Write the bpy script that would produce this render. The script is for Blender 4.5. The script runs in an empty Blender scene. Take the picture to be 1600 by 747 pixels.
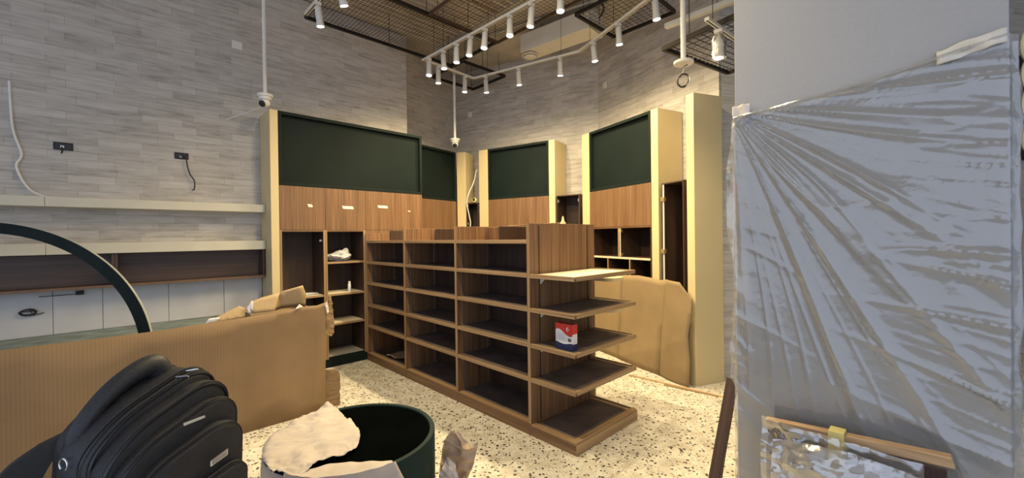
import bpy, bmesh, math, random
from mathutils import Vector, Matrix, noise
random.seed(7)
S = bpy.context.scene
C = S.collection
PI = math.pi

# ------------------------------------------------------------------ camera
f_px, pitch, roll, cam_h = 651.0, -0.0058, -0.0127, 1.5014
cam_data = bpy.data.cameras.new('camera')
cam = bpy.data.objects.new('camera', cam_data); C.objects.link(cam)
cam_data.sensor_fit = 'HORIZONTAL'; cam_data.sensor_width = 36.0
cam_data.lens = 36.0 * f_px / 1600.0
cam_data.clip_start = 0.05; cam_data.clip_end = 100
fwd = Vector((0, math.cos(pitch), math.sin(pitch)))
up0 = Vector((0, -math.sin(pitch), math.cos(pitch)))
right = Vector((1, 0, 0)) * math.cos(roll) + up0 * math.sin(roll)
up = up0 * math.cos(roll) - Vector((1, 0, 0)) * math.sin(roll)
M = Matrix.Identity(4)
for i in range(3):
    M[i][0] = right[i]; M[i][1] = up[i]; M[i][2] = -fwd[i]
M[2][3] = cam_h
cam.matrix_world = M
S.camera = cam

# ------------------------------------------------------------------ light
world = bpy.data.worlds.new('world'); S.world = world
world.use_nodes = True
bg = world.node_tree.nodes['Background']
bg.inputs[0].default_value = (0.70, 0.80, 1.0, 1)
bg.inputs[1].default_value = 1.35
SPOT_W = 82.0
SPOT_COL = (1.0, 0.79, 0.45)
S.view_settings.view_transform = 'Standard'
S.view_settings.look = 'None'
S.view_settings.gamma = 1.0
S.view_settings.use_curve_mapping = False
S.view_settings.exposure = 0.0

# ------------------------------------------------------------------ axes of the shop: u along the island shelf, v along the left wall
TH = 0.7638
DU = Vector((math.sin(TH), -math.cos(TH)))
DV = Vector((math.cos(TH), math.sin(TH)))
O2 = Vector((-1.8158, 5.1556))
ANG_V = math.atan2(DV.y, DV.x)
ANG_U = math.atan2(DU.y, DU.x)
def W(u, v, z=0.0):
    q = O2 + DU * u + DV * v
    return Vector((q.x, q.y, z))

# ------------------------------------------------------------------ materials
def new_mat(name):
    m = bpy.data.materials.new(name); m.use_nodes = True
    nt = m.node_tree
    return m, nt, nt.nodes['Principled BSDF'], nt.nodes['Material Output']
def N(nt, t, **kw):
    n = nt.nodes.new(t)
    for k, v in kw.items():
        if k.startswith('i_'):
            key = k[2:]
            n.inputs[int(key) if key.isdigit() else key.replace('_', ' ')].default_value = v
        else: setattr(n, k, v)
    return n
def L(nt, a, b): nt.links.new(a, b)
def col(c): return (c[0], c[1], c[2], 1)
def mapped(nt, scale, coord='Object', rot=(0,0,0)):
    tc = N(nt, 'ShaderNodeTexCoord'); mp = N(nt, 'ShaderNodeMapping')
    mp.inputs['Scale'].default_value = scale; mp.inputs['Rotation'].default_value = rot
    L(nt, tc.outputs[coord], mp.inputs[0]); return mp
def ramp(nt, src, stops):
    r = N(nt, 'ShaderNodeValToRGB')
    els = r.color_ramp.elements
    while len(els) < len(stops): els.new(0.5)
    for e, (p, c) in zip(els, stops): e.position = p; e.color = col(c)
    L(nt, src, r.inputs[0]); return r
def bump(nt, src, b, strength=0.2, dist=0.01):
    n = N(nt, 'ShaderNodeBump'); n.inputs['Strength'].default_value = strength; n.inputs['Distance'].default_value = dist
    L(nt, src, n.inputs['Height']); L(nt, n.outputs[0], b.inputs['Normal'])

def plain(name, c, rough=0.5, metal=0.0, var=0.12, scale=18, bmp=0.05, spec=.5):
    m, nt, b, o = new_mat(name)
    mp = mapped(nt, (scale,)*3)
    nz = N(nt, 'ShaderNodeTexNoise'); nz.inputs['Scale'].default_value = 1.0; nz.inputs['Detail'].default_value = 4
    L(nt, mp.outputs[0], nz.inputs['Vector'])
    lo = [x*(1-var) for x in c]; hi = [min(1, x*(1+var)) for x in c]
    r = ramp(nt, nz.outputs[0], [(0.3, lo), (0.7, hi)])
    L(nt, r.outputs[0], b.inputs['Base Color'])
    b.inputs['Roughness'].default_value = rough; b.inputs['Metallic'].default_value = metal; b.inputs['Specular IOR Level'].default_value = spec
    if bmp: bump(nt, nz.outputs[0], b, bmp, 0.004)
    return m

def wood(name, axis, dark, mid, light, rough=0.45):
    m, nt, b, o = new_mat(name)
    sc = [105.0]*3; sc[axis] = 1.1
    sc2 = [11.0]*3; sc2[axis] = 0.5
    a = N(nt, 'ShaderNodeTexNoise'); a.inputs['Scale'].default_value = 1; a.inputs['Detail'].default_value = 5; a.inputs['Roughness'].default_value = .6
    c = N(nt, 'ShaderNodeTexNoise'); c.inputs['Scale'].default_value = 1; c.inputs['Detail'].default_value = 3
    L(nt, mapped(nt, sc).outputs[0], a.inputs['Vector']); L(nt, mapped(nt, sc2).outputs[0], c.inputs['Vector'])
    mx = N(nt, 'ShaderNodeMath', operation='MULTIPLY_ADD'); mx.inputs[1].default_value = 0.74
    sub = N(nt, 'ShaderNodeMath', operation='MULTIPLY'); sub.inputs[1].default_value = 0.26
    L(nt, c.outputs[0], sub.inputs[0]); L(nt, a.outputs[0], mx.inputs[0]); L(nt, sub.outputs[0], mx.inputs[2])
    r = ramp(nt, mx.outputs[0], [(0.36, dark), (0.5, mid), (0.66, light)])
    L(nt, r.outputs[0], b.inputs['Base Color'])
    b.inputs['Roughness'].default_value = rough
    bump(nt, a.outputs[0], b, 0.12, 0.002)
    return m

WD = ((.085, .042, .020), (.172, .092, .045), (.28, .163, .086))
wood_z = wood('walnut_vertical_grain', 2, *WD)
wood_x = wood('walnut_long_grain', 0, *WD)
EDG = ((.20, .122, .06), (.31, .20, .105), (.42, .285, .16))
wood_edge = wood('walnut_edge', 0, *EDG)
wood_edge_y = wood('walnut_edge_cross', 1, *EDG)
wood_edge_z = wood('walnut_edge_upright', 2, *EDG)
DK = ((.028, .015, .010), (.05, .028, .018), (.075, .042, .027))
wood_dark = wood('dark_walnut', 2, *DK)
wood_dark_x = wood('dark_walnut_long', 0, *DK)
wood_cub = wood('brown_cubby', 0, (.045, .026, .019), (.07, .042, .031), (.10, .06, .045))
mat_dust = plain('dusty_shelf_mat', (.105, .082, .072), .75, var=.35, scale=6)
mat_pale = plain('pale_dusty_board', (.62, .54, .40), .7, var=.1, scale=10)
cream = plain('cream_laminate', (.60, .495, .28), .45, var=.03, scale=3, bmp=0)
cream_w = plain('cream_shelf', (.62, .585, .48), .5, var=.04, scale=4, bmp=0)
green = plain('dark_green_panel', (.0065, .0125, .0115), .6, spec=.12, var=.15, scale=2, bmp=0)
green_f = plain('dark_green_frame', (.008, .014, .013), .6, spec=.12, var=.15, scale=4, bmp=0)
hoop_m = plain('hoop_green', (.010, .017, .017), .6, spec=.12, var=.2, scale=8, bmp=0)
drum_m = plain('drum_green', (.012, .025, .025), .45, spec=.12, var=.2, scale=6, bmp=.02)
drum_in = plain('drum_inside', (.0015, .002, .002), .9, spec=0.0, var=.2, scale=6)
counter_m = plain('dusty_counter', (.17, .215, .21), .55, var=.35, scale=7)
white_p = plain('white_powder_coat', (.74, .73, .68), .4, var=.03, scale=5, bmp=0)
white_d = plain('white_duct', (.70, .67, .58), .5, var=.06, scale=4, bmp=0)
pvc = plain('white_pvc', (.78, .78, .74), .45, var=.03, scale=5, bmp=0)
black_p = plain('black_plastic', (.012, .012, .013), .4, var=.2)
black_w = plain('black_steel_wire', (.016, .013, .011), .5, metal=.3, var=.2)
rust_w = plain('brown_steel', (.10, .06, .038), .55, metal=.3, var=.25)
metal = plain('zinc_metal', (.55, .53, .50), .35, metal=.9, var=.1)
chrome = plain('chrome', (.75, .75, .78), .22, metal=1, var=.05)
brass = plain('brass_hinge', (.62, .48, .22), .35, metal=.7, var=.1)
tray_m = plain('perforated_tray', (.52, .43, .31), .45, metal=.4, var=.2, scale=30)
tape_m = plain('masking_tape', (.74, .69, .60), .6, var=.06, scale=30)
tape_y = plain('yellow_tape', (.70, .60, .22), .5, var=.06, scale=30)
bottle_m = plain('white_tube', (.72, .74, .78), .35, var=.03)
poly_m = plain('grey_poly_bag', (.46, .46, .46), .4, var=.2, scale=14)
cloth_m = plain('black_nylon', (.013, .013, .016), .62, var=.3, scale=70, bmp=.25)
cloth2 = plain('black_mesh_nylon', (.022, .023, .029), .55, var=.3, scale=110, bmp=.3)
zip_m = plain('zipper_black', (.007, .007, .009), .35, var=.2)
maroon = plain('maroon_cloth', (.035, .012, .018), .85, var=.3, scale=40)
stone_w = plain('column_paint', (.405, .405, .415), .6, var=.025, scale=60, bmp=.12)
panel_w = plain('pale_wall_board', (.60, .60, .63), .6, var=.05, scale=5)
slab_m = plain('concrete_soffit', (.46, .43, .37), .8, var=.18, scale=3, bmp=.1)
deck_m = plain('metal_deck', (.58, .52, .43), .5, var=.15, scale=5)
paper_m = plain('kraft_paper', (.44, .39, .355), .8, var=.1, scale=9, bmp=.25)
kraft2 = plain('brown_kraft_paper', (.46, .33, .215), .8, var=.12, scale=10, bmp=.25)
red_m = plain('red_print', (.55, .03, .022), .4, var=.05, bmp=0)
navy_m = plain('navy_print', (.012, .02, .085), .4, var=.05, bmp=0)
white_c = plain('white_carton', (.72, .73, .78), .45, var=.03, bmp=0)
grey_c = plain('grey_print', (.36, .38, .44), .5, var=.1, bmp=0)
cable_w = plain('white_cable', (.76, .75, .73), .5, var=.04, bmp=0)
cable_b = plain('black_cable', (.014, .014, .014), .5, var=.2, bmp=0)
cable_y = plain('cream_cable', (.70, .60, .34), .5, var=.06, bmp=0)
plank_m = wood('tan_plank', 0, (.36, .23, .12), (.50, .33, .18), (.60, .43, .26))
slat_m = wood('brown_slat', 2, (.045, .025, .019), (.075, .042, .033), (.10, .06, .045))

def cardboard(name, axis, c):
    m, nt, b, o = new_mat(name)
    sc = [0.0]*3; sc[axis] = 1
    mp = mapped(nt, sc)
    wv = N(nt, 'ShaderNodeTexWave', bands_direction='DIAGONAL'); wv.inputs['Scale'].default_value = 34
    wv.inputs['Distortion'].default_value = .4
    L(nt, mp.outputs[0], wv.inputs['Vector'])
    nz = N(nt, 'ShaderNodeTexNoise'); nz.inputs['Scale'].default_value = 2.2; nz.inputs['Detail'].default_value = 5
    L(nt, mapped(nt, (1, 1, 1)).outputs[0], nz.inputs['Vector'])
    r = ramp(nt, nz.outputs[0], [(.3, [x*.82 for x in c]), (.55, c), (.75, [x*1.15 for x in c])])
    mx = N(nt, 'ShaderNodeMixRGB', blend_type='MULTIPLY'); mx.inputs[0].default_value = .10
    L(nt, r.outputs[0], mx.inputs[1]); L(nt, wv.outputs[0], mx.inputs[2])
    L(nt, mx.outputs[0], b.inputs['Base Color']); b.inputs['Roughness'].default_value = .8
    bump(nt, wv.outputs[0], b, .15, .002)
    return m
card_x = cardboard('corrugated_card', 0, (.25, .16, .082))
card_l = cardboard('pale_card', 0, (.43, .31, .175))
card_p = cardboard('light_card', 0, (.27, .19, .10))

# wall covering: strips of grey stone print
def wallpaper():
    m, nt, b, o = new_mat('stone_strip_wallpaper')
    mp = mapped(nt, (1, 1, 1), 'UV')
    br = N(nt, 'ShaderNodeTexBrick'); br.offset = .37; br.squash = 1.35; br.squash_frequency = 3
    br.inputs['Scale'].default_value = 1.0
    br.inputs['Color1'].default_value = col((.0, .0, .0)); br.inputs['Color2'].default_value = col((1, 1, 1)); br.inputs['Mortar'].default_value = col((.2, .2, .2))
    br.inputs['Mortar Size'].default_value = .0016; br.inputs['Brick Width'].default_value = .31; br.inputs['Row Height'].default_value = .070
    br.inputs['Mortar Smooth'].default_value = .3
    L(nt, mp.outputs[0], br.inputs['Vector'])
    st = N(nt, 'ShaderNodeTexNoise'); st.inputs['Scale'].default_value = 1; st.inputs['Detail'].default_value = 6; st.inputs['Roughness'].default_value = .62
    L(nt, mapped(nt, (4.5, 30, 1), 'UV', (0, 0, .05)).outputs[0], st.inputs['Vector'])
    # shift the streaks from strip to strip
    mx = N(nt, 'ShaderNodeMath', operation='MULTIPLY_ADD'); mx.inputs[1].default_value = .20
    L(nt, br.outputs['Color'], mx.inputs[0])
    sm = N(nt, 'ShaderNodeMath', operation='MULTIPLY'); sm.inputs[1].default_value = .80
    L(nt, st.outputs[0], sm.inputs[0]); L(nt, sm.outputs[0], mx.inputs[2])
    r = ramp(nt, mx.outputs[0], [(.26, (.30, .278, .252)), (.40, (.425, .398, .365)), (.54, (.51, .482, .447)), (.72, (.58, .553, .52))])
    jm = N(nt, 'ShaderNodeMixRGB', blend_type='MULTIPLY'); jm.inputs[2].default_value = col((.70, .69, .67))
    L(nt, br.outputs['Fac'], jm.inputs[0]); L(nt, r.outputs[0], jm.inputs[1])
    L(nt, jm.outputs[0], b.inputs['Base Color']); b.inputs['Roughness'].default_value = .62
    inv = N(nt, 'ShaderNodeMath', operation='MULTIPLY_ADD'); inv.inputs[1].default_value = -.5
    L(nt, br.outputs['Fac'], inv.inputs[0]); L(nt, mx.outputs[0], inv.inputs[2])
    bump(nt, inv.outputs[0], b, .2, .004)
    return m
wall_m = wallpaper()

def terrazzo():
    m, nt, b, o = new_mat('terrazzo')
    base = N(nt, 'ShaderNodeTexNoise'); base.inputs['Scale'].default_value = 9; base.inputs['Detail'].default_value = 6
    L(nt, mapped(nt, (1, 1, 1)).outputs[0], base.inputs['Vector'])
    cur = ramp(nt, base.outputs[0], [(.35, (.51, .475, .395)), (.55, (.635, .605, .52)), (.7, (.71, .68, .61))]).outputs[0]
    def chips(scale, rng, thr, size, c, offs):
        nonlocal cur
        mp = mapped(nt, (1, 1, 1)); mp.inputs['Location'].default_value = (offs, offs*.7, 0)
        wn = N(nt, 'ShaderNodeTexNoise'); wn.inputs['Scale'].default_value = scale*.8
        L(nt, mp.outputs[0], wn.inputs['Vector'])
        ad = N(nt, 'ShaderNodeVectorMath', operation='MULTIPLY_ADD'); ad.inputs[1].default_value = (.9/scale,)*3
        L(nt, wn.outputs['Color'], ad.inputs[0]); L(nt, mp.outputs[0], ad.inputs[2])
        vo = N(nt, 'ShaderNodeTexVoronoi'); vo.inputs['Scale'].default_value = scale
        L(nt, ad.outputs[0], vo.inputs['Vector'])
        sp = N(nt, 'ShaderNodeSeparateColor'); L(nt, vo.outputs['Color'], sp.inputs[0])
        lt = N(nt, 'ShaderNodeMath', operation='LESS_THAN'); lt.inputs[1].default_value = thr; L(nt, sp.outputs[rng], lt.inputs[0])
        ds = N(nt, 'ShaderNodeMath', operation='LESS_THAN'); ds.inputs[1].default_value = size; L(nt, vo.outputs['Distance'], ds.inputs[0])
        an = N(nt, 'ShaderNodeMath', operation='MULTIPLY'); L(nt, lt.outputs[0], an.inputs[0]); L(nt, ds.outputs[0], an.inputs[1])
        mx = N(nt, 'ShaderNodeMixRGB'); mx.inputs[2].default_value = col(c)
        L(nt, an.outputs[0], mx.inputs[0]); L(nt, cur, mx.inputs[1]); cur = mx.outputs[0]
    chips(38, 0, .22, .36, (.72, .68, .58), 3.1)
    chips(44, 1, .16, .34, (.42, .31, .19), 7.7)
    chips(30, 2, .12, .28, (.32, .30, .26), 1.3)
    chips(46, 0, .20, .40, (.06, .053, .046), 11.9)
    chips(34, 1, .15, .36, (.05, .045, .04), 5.2)
    chips(80, 2, .18, .42, (.11, .095, .08), 9.4)
    L(nt, cur, b.inputs['Base Color']); b.inputs['Roughness'].default_value = .42
    return m
terr = terrazzo()

def film(name, tint, clear, gloss, rough=.25):
    m, nt, b, o = new_mat(name)
    nt.nodes.remove(b)
    tr = N(nt, 'ShaderNodeBsdfTransparent'); df = N(nt, 'ShaderNodeBsdfDiffuse'); tl = N(nt, 'ShaderNodeBsdfTranslucent'); gl = N(nt, 'ShaderNodeBsdfGlossy')
    df.inputs[0].default_value = col(tint); tl.inputs[0].default_value = col(tint); gl.inputs[0].default_value = (1, 1, 1, 1); gl.inputs['Roughness'].default_value = rough
    nz = N(nt, 'ShaderNodeTexNoise'); nz.inputs['Scale'].default_value = 26; nz.inputs['Detail'].default_value = 4
    L(nt, mapped(nt, (1, 1, 1)).outputs[0], nz.inputs['Vector'])
    bn = N(nt, 'ShaderNodeBump'); bn.inputs['Strength'].default_value = .25; bn.inputs['Distance'].default_value = .01
    L(nt, nz.outputs[0], bn.inputs['Height'])
    for s in (df, tl, gl): L(nt, bn.outputs[0], s.inputs['Normal'])
    a = N(nt, 'ShaderNodeMixShader', i_0=.35); L(nt, df.outputs[0], a.inputs[1]); L(nt, tl.outputs[0], a.inputs[2])
    c = N(nt, 'ShaderNodeMixShader', i_0=clear); L(nt, a.outputs[0], c.inputs[1]); L(nt, tr.outputs[0], c.inputs[2])
    fr = N(nt, 'ShaderNodeFresnel'); fr.inputs[0].default_value = 1.5
    mu = N(nt, 'ShaderNodeMath', operation='MULTIPLY_ADD'); mu.inputs[1].default_value = gloss; mu.inputs[2].default_value = gloss*.12
    L(nt, fr.outputs[0], mu.inputs[0])
    d = N(nt, 'ShaderNodeMixShader'); L(nt, mu.outputs[0], d.inputs[0]); L(nt, c.outputs[0], d.inputs[1]); L(nt, gl.outputs[0], d.inputs[2])
    L(nt, d.outputs[0], o.inputs[0])
    return m
sheet_m = film('white_poly_sheet', (.55, .55, .54), .58, .75, .16)
wrap_m = film('clear_wrap', (.75, .75, .75), .80, 1.6, .12)
bagfilm = film('spot_dust_bag', (.9, .9, .9), .55, 1.0, .2)

def emit(name, c, s):
    m, nt, b, o = new_mat(name); nt.nodes.remove(b)
    e = N(nt, 'ShaderNodeEmission', i_0=col(c), i_1=s); L(nt, e.outputs[0], o.inputs[0]); return m
lens_m = emit('lamp_lens', (1, .96, .88), 14)

# ------------------------------------------------------------------ builders
def link(name, me, m, parent=None, loc=None, rotz=0.0):
    ob = bpy.data.objects.new(name, me); C.objects.link(ob)
    if m is not None and not me.materials: me.materials.append(m)
    if parent is not None: ob.parent = parent
    if loc is not None: ob.location = loc
    if rotz: ob.rotation_euler = (0, 0, rotz)
    return ob
def tag(o, label=None, cat=None, group=None, kind=None):
    if label: o['label'] = label
    if cat: o['category'] = cat
    if group: o['group'] = group
    if kind: o['kind'] = kind
    return o
def thing(name, label, cat, loc=(0, 0, 0), rotz=0.0, group=None):
    o = bpy.data.objects.new(name, None); C.objects.link(o); o.empty_display_size = .1
    o.location = loc; o.rotation_euler = (0, 0, rotz)
    return tag(o, label, cat, group)
def struct(o): o['kind'] = 'structure'; return o
class MB:
    def __init__(s): s.v = []; s.f = []; s.uv = None
    def box(s, x0, x1, y0, y1, z0, z1):
        n = len(s.v)
        s.v += [(x0,y0,z0),(x1,y0,z0),(x1,y1,z0),(x0,y1,z0),(x0,y0,z1),(x1,y0,z1),(x1,y1,z1),(x0,y1,z1)]
        s.f += [tuple(n+i for i in q) for q in ((3,2,1,0),(4,5,6,7),(0,1,5,4),(1,2,6,5),(2,3,7,6),(3,0,4,7))]
        return s
    def prism(s, pts, z0, z1):       # pts xy counter-clockwise
        n = len(s.v); k = len(pts)
        s.v += [(p[0], p[1], z0) for p in pts] + [(p[0], p[1], z1) for p in pts]
        s.f.append(tuple(n+i for i in reversed(range(k)))); s.f.append(tuple(n+k+i for i in range(k)))
        for i in range(k):
            j = (i+1) % k; s.f.append((n+i, n+j, n+k+j, n+k+i))
        return s
    def plate(s, pts, y0, y1):       # pts xz outline, extruded along y
        n = len(s.v); k = len(pts)
        s.v += [(p[0], y0, p[1]) for p in pts] + [(p[0], y1, p[1]) for p in pts]
        s.f.append(tuple(n+i for i in range(k))); s.f.append(tuple(n+k+i for i in reversed(range(k))))
        for i in range(k):
            j = (i+1) % k; s.f.append((n+j, n+i, n+k+i, n+k+j))
        return s
    def tube(s, pts, r, n=6, closed=False):
        pts = [Vector(p) for p in pts]; m = len(pts); b0 = len(s.v)
        ref = None
        for i, p in enumerate(pts):
            a = pts[(i-1) % m] if (closed or i > 0) else p
            c = pts[(i+1) % m] if (closed or i < m-1) else p
            t = (c-a).normalized() if (c-a).length > 1e-9 else Vector((0, 0, 1))
            if ref is None: ref = Vector((0, 0, 1)) if abs(t.z) < .9 else Vector((1, 0, 0))
            sx = t.cross(ref)
            if sx.length < 1e-4: sx = t.cross(Vector((.3, 1, .2)))
            sx.normalize(); sy = sx.cross(t).normalized(); ref = sy
            rr = r[i] if isinstance(r, (list, tuple)) else r
            for k in range(n):
                an = 2*PI*k/n
                q = p + sx*math.cos(an)*rr + sy*math.sin(an)*rr; s.v.append(tuple(q))
        for i in range(m if closed else m-1):
            for k in range(n):
                a = b0+i*n+k; b_ = b0+i*n+(k+1) % n; j = (i+1) % m
                s.f.append((a, b_, b0+j*n+(k+1) % n, b0+j*n+k))
        if not closed:
            s.f.append(tuple(b0+k for k in reversed(range(n)))); s.f.append(tuple(b0+(m-1)*n+k for k in range(n)))
        return s
    def lathe(s, prof, n=20, cx=0, cy=0):    # prof list of (r, z)
        b0 = len(s.v); m = len(prof)
        for r, z in prof:
            for k in range(n):
                a = 2*PI*k/n; s.v.append((cx+r*math.cos(a), cy+r*math.sin(a), z))
        for i in range(m-1):
            for k in range(n):
                s.f.append((b0+i*n+k, b0+i*n+(k+1) % n, b0+(i+1)*n+(k+1) % n, b0+(i+1)*n+k))
        if prof[0][0] > 1e-6: s.f.append(tuple(b0+k for k in reversed(range(n))))
        if prof[-1][0] > 1e-6: s.f.append(tuple(b0+(m-1)*n+k for k in range(n)))
        return s
    def grid(s, nx, ny, fn):
        b0 = len(s.v)
        for j in range(ny+1):
            for i in range(nx+1): s.v.append(tuple(fn(i/nx, j/ny)))
        for j in range(ny):
            for i in range(nx):
                a = b0+j*(nx+1)+i; s.f.append((a, a+1, a+nx+2, a+nx+1))
        return s
    def mesh(s, name, smooth=False, bevel=0, fix=False):
        me = bpy.data.meshes.new(name); me.from_pydata(s.v, [], s.f)
        if bevel or fix:
            bm = bmesh.new(); bm.from_mesh(me)
            if fix: bmesh.ops.recalc_face_normals(bm, faces=bm.faces)
            if bevel: bmesh.ops.bevel(bm, geom=list(bm.edges), offset=bevel, segments=2, affect='EDGES', profile=.5, clamp_overlap=True)
            bm.to_mesh(me); bm.free()
        me.update()
        if smooth:
            for p in me.polygons: p.use_smooth = True
            try: me.set_sharp_from_angle(angle=math.radians(42))
            except Exception: pass
        return me
    def build(s, name, m, parent=None, loc=None, rotz=0.0, smooth=False, bevel=0, fix=False):
        return link(name, s.mesh(name, smooth, bevel, fix), m, parent, loc, rotz)
def box(name, x0, x1, y0, y1, z0, z1, m, parent=None, bevel=0.002, loc=None, rotz=0.0):
    return MB().box(x0, x1, y0, y1, z0, z1).build(name, m, parent, loc, rotz, bevel=bevel)
def tube(name, pts, r, m, parent=None, n=6, closed=False, loc=None):
    return MB().tube(pts, r, n, closed).build(name, m, parent, loc, smooth=True)
def smooth_path(pts, n=6):
    pts = [Vector(p) for p in pts]; out = []
    for i in range(len(pts)-1):
        p0 = pts[max(i-1, 0)]; p1 = pts[i]; p2 = pts[i+1]; p3 = pts[min(i+2, len(pts)-1)]
        for k in range(n):
            t = k/n
            out.append(.5*((2*p1)+(p2-p0)*t+(2*p0-5*p1+4*p2-p3)*t*t+(3*p1-p0-3*p2+p3)*t**3))
    out.append(pts[-1]); return out
def solidify(o, t, off=0):
    md = o.modifiers.new('thickness', 'SOLIDIFY'); md.thickness = t; md.offset = off; return o
def jag(poly, step=.03, amp=.006, seed=1):
    rnd = random.Random(seed); out = []
    for i, p in enumerate(poly):
        q = poly[(i+1) % len(poly)]; d = math.hypot(q[0]-p[0], q[1]-p[1]); n = max(1, int(d/step))
        if p[1] < 1e-6 and q[1] < 1e-6: out.append(p); continue
        for k in range(n):
            t = k/n; a = amp if k else 0
            out.append((p[0]+(q[0]-p[0])*t+rnd.uniform(-a, a), max(0, p[1]+(q[1]-p[1])*t+rnd.uniform(-a, a))))
    return out
def sheet(name, poly, m, parent=None, cut=3, amp=.006, freq=9.0, thick=.002, to3=None, seed=0, loc=None, rotz=0.0, smooth=True, lift=None):
    """a real thin sheet cut to an outline: outline filled, subdivided, crumpled"""
    bm = bmesh.new()
    vs = [bm.verts.new((p[0], p[1], 0)) for p in poly]
    bm.faces.new(vs); bmesh.ops.triangulate(bm, faces=bm.faces)
    for _ in range(cut):
        bmesh.ops.subdivide_edges(bm, edges=bm.edges, cuts=1, use_grid_fill=True)
        bmesh.ops.triangulate(bm, faces=bm.faces)
        bmesh.ops.beautify_fill(bm, faces=bm.faces, edges=bm.edges)
    for v in bm.verts:
        a, b = v.co.x, v.co.y
        n = noise.noise(Vector((a*freq, b*freq, seed*3.7)))*amp + abs(noise.noise(Vector((a*freq*2.3, b*freq*2.3, seed+9.1))))*amp*.7
        if lift: n += lift(a, b)
        v.co = Vector(to3(a, b, n)) if to3 else Vector((a, b, n))
    me = bpy.data.meshes.new(name); bm.to_mesh(me); bm.free()
    if smooth:
        for p in me.polygons: p.use_smooth = True
        me.set_sharp_from_angle(angle=math.radians(50))
    o = link(name, me, m, parent, loc, rotz)
    solidify(o, thick); return o

# ================================================================== the room
CEIL = 4.4
def wall(name, a, b, z0, z1, m, thick=.12, s0=0.0):
    """vertical slab whose visible face runs from a to b (room on the right-hand side of a->b), uv in metres"""
    a = Vector(a); b = Vector(b); d = (b-a); ln = d.length; ang = math.atan2(d.y, d.x)
    mb = MB().box(0, ln, 0, thick, z0, z1)
    me = mb.mesh(name); uv = me.uv_layers.new(name='UVMap')
    for p in me.polygons:
        for li in p.loop_indices:
            co = me.vertices[me.loops[li].vertex_index].co
            uv.data[li].uv = (co.x + co.y + s0, co.z)
    return struct(link(name, me, m, None, (a.x, a.y, 0), ang))
fl = MB().box(-9, 9, -3.0, 9.5, -.1, 0).build('floor', terr); struct(fl)
UW = -.414
wl0 = W(UW, -7.5); wl1 = W(UW, .838)
wall('wall_left', wl0.xy, wl1.xy, 0, CEIL, wall_m)
ret0 = (-1.497, 6.034); rec1 = (-1.0, 7.48)
wall('wall_return', (wl1.x-.12*DU.x, wl1.y-.12*DU.y), (-1.74, 6.335), 0, CEIL, wall_m, .06, 3.3)
wall('wall_recess', (-1.725, 6.325), rec1, 0, CEIL, wall_m, s0=5.1)
wall('wall_back', rec1, (1.281, 6.086), 0, CEIL, wall_m, s0=7.7)
wall('wall_angled', (1.281, 6.086), (2.174, 4.345), 0, CEIL, wall_m, s0=11.2)
wall('wall_right', (2.20, 4.36), (7.6, 5.35), 0, CEIL, wall_m, s0=14.9)

wall('wall_light_block_right', (7.6, 5.35), (7.6, -3.0), 0, CEIL, wall_m, s0=20)  # added out of view to keep world light from entering on the right

# soffit: ribbed metal deck and a smooth concrete strip along the back walls
ce = thing('ceiling', None, None); ce['kind'] = 'structure'
mb = MB().box(-9, 9, -3.0, 9.5, CEIL+.02, CEIL+.16); mb.build('slab', slab_m, ce)
mb = MB()
k = 0
u = -.30
while u < 4.2:
    p = [W(u, -4.5), W(u+.055, -4.5), W(u+.055, 1.36), W(u, 1.36)]
    mb.prism([q.xy for q in p], CEIL-.01, CEIL+.025); u += .11
dk = mb.build('deck_rib', deck_m, ce); dk['kind'] = 'stuff'
mb = MB().prism([W(-.4, 1.36).xy, W(-.4, 4.8).xy, W(4.6, 4.8).xy, W(4.6, 1.36).xy][::-1], CEIL-.03, CEIL+.07)
mb.build('soffit_panel', slab_m, ce, fix=True)

# ================================================================== island shelving
gd = thing('island_shelving_unit', 'long walnut island shelving unit with open bays and cantilevered end shelves', 'shelving unit', W(.012, 0), ANG_U)
GX = [0.0, .938, 1.866, 2.798]; GH = 1.6; GD = .833; PT = .024
for i, x in enumerate(GX):
    x0 = x if i == 0 else x-PT/2
    if i == 3: x0 = x-PT
    zz = GH if i else 1.565
    # upright with sloping shoulder at the front top
    o = MB()
    n = [(0.0, 0.0), (GD, 0.0), (GD, zz), (0.0, zz)]
    o.v = [(x0, p[0], p[1]) for p in n] + [(x0+PT, p[0], p[1]) for p in n]
    o.f = [(0,3,2,1), (4,5,6,7), (0,1,5,4), (1,2,6,5), (2,3,7,6), (3,0,4,7)]
    up_ = o.build('upright_panel' if i < 3 else 'end_panel', wood_z, gd, bevel=.0015, fix=True)
    e = box('edge_band', x0-.001, x0+PT+.001, -.004, .0015, .09, zz, wood_edge_z, up_, .0008)
    # slotted standards on the side faces
    for yy in (.06, .36):
        for sx in ((x0+PT, x0+PT+.003),) if i < 3 else ():
            box('shelf_standard', sx[0], sx[1], yy, yy+.012, .10, 1.44, metal, up_, 0)
SH = [1.219, .963, .695, .436]
backp = box('back_panel', .03, 2.77, .405, .42, .08, 1.585, wood_dark, gd)
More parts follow.
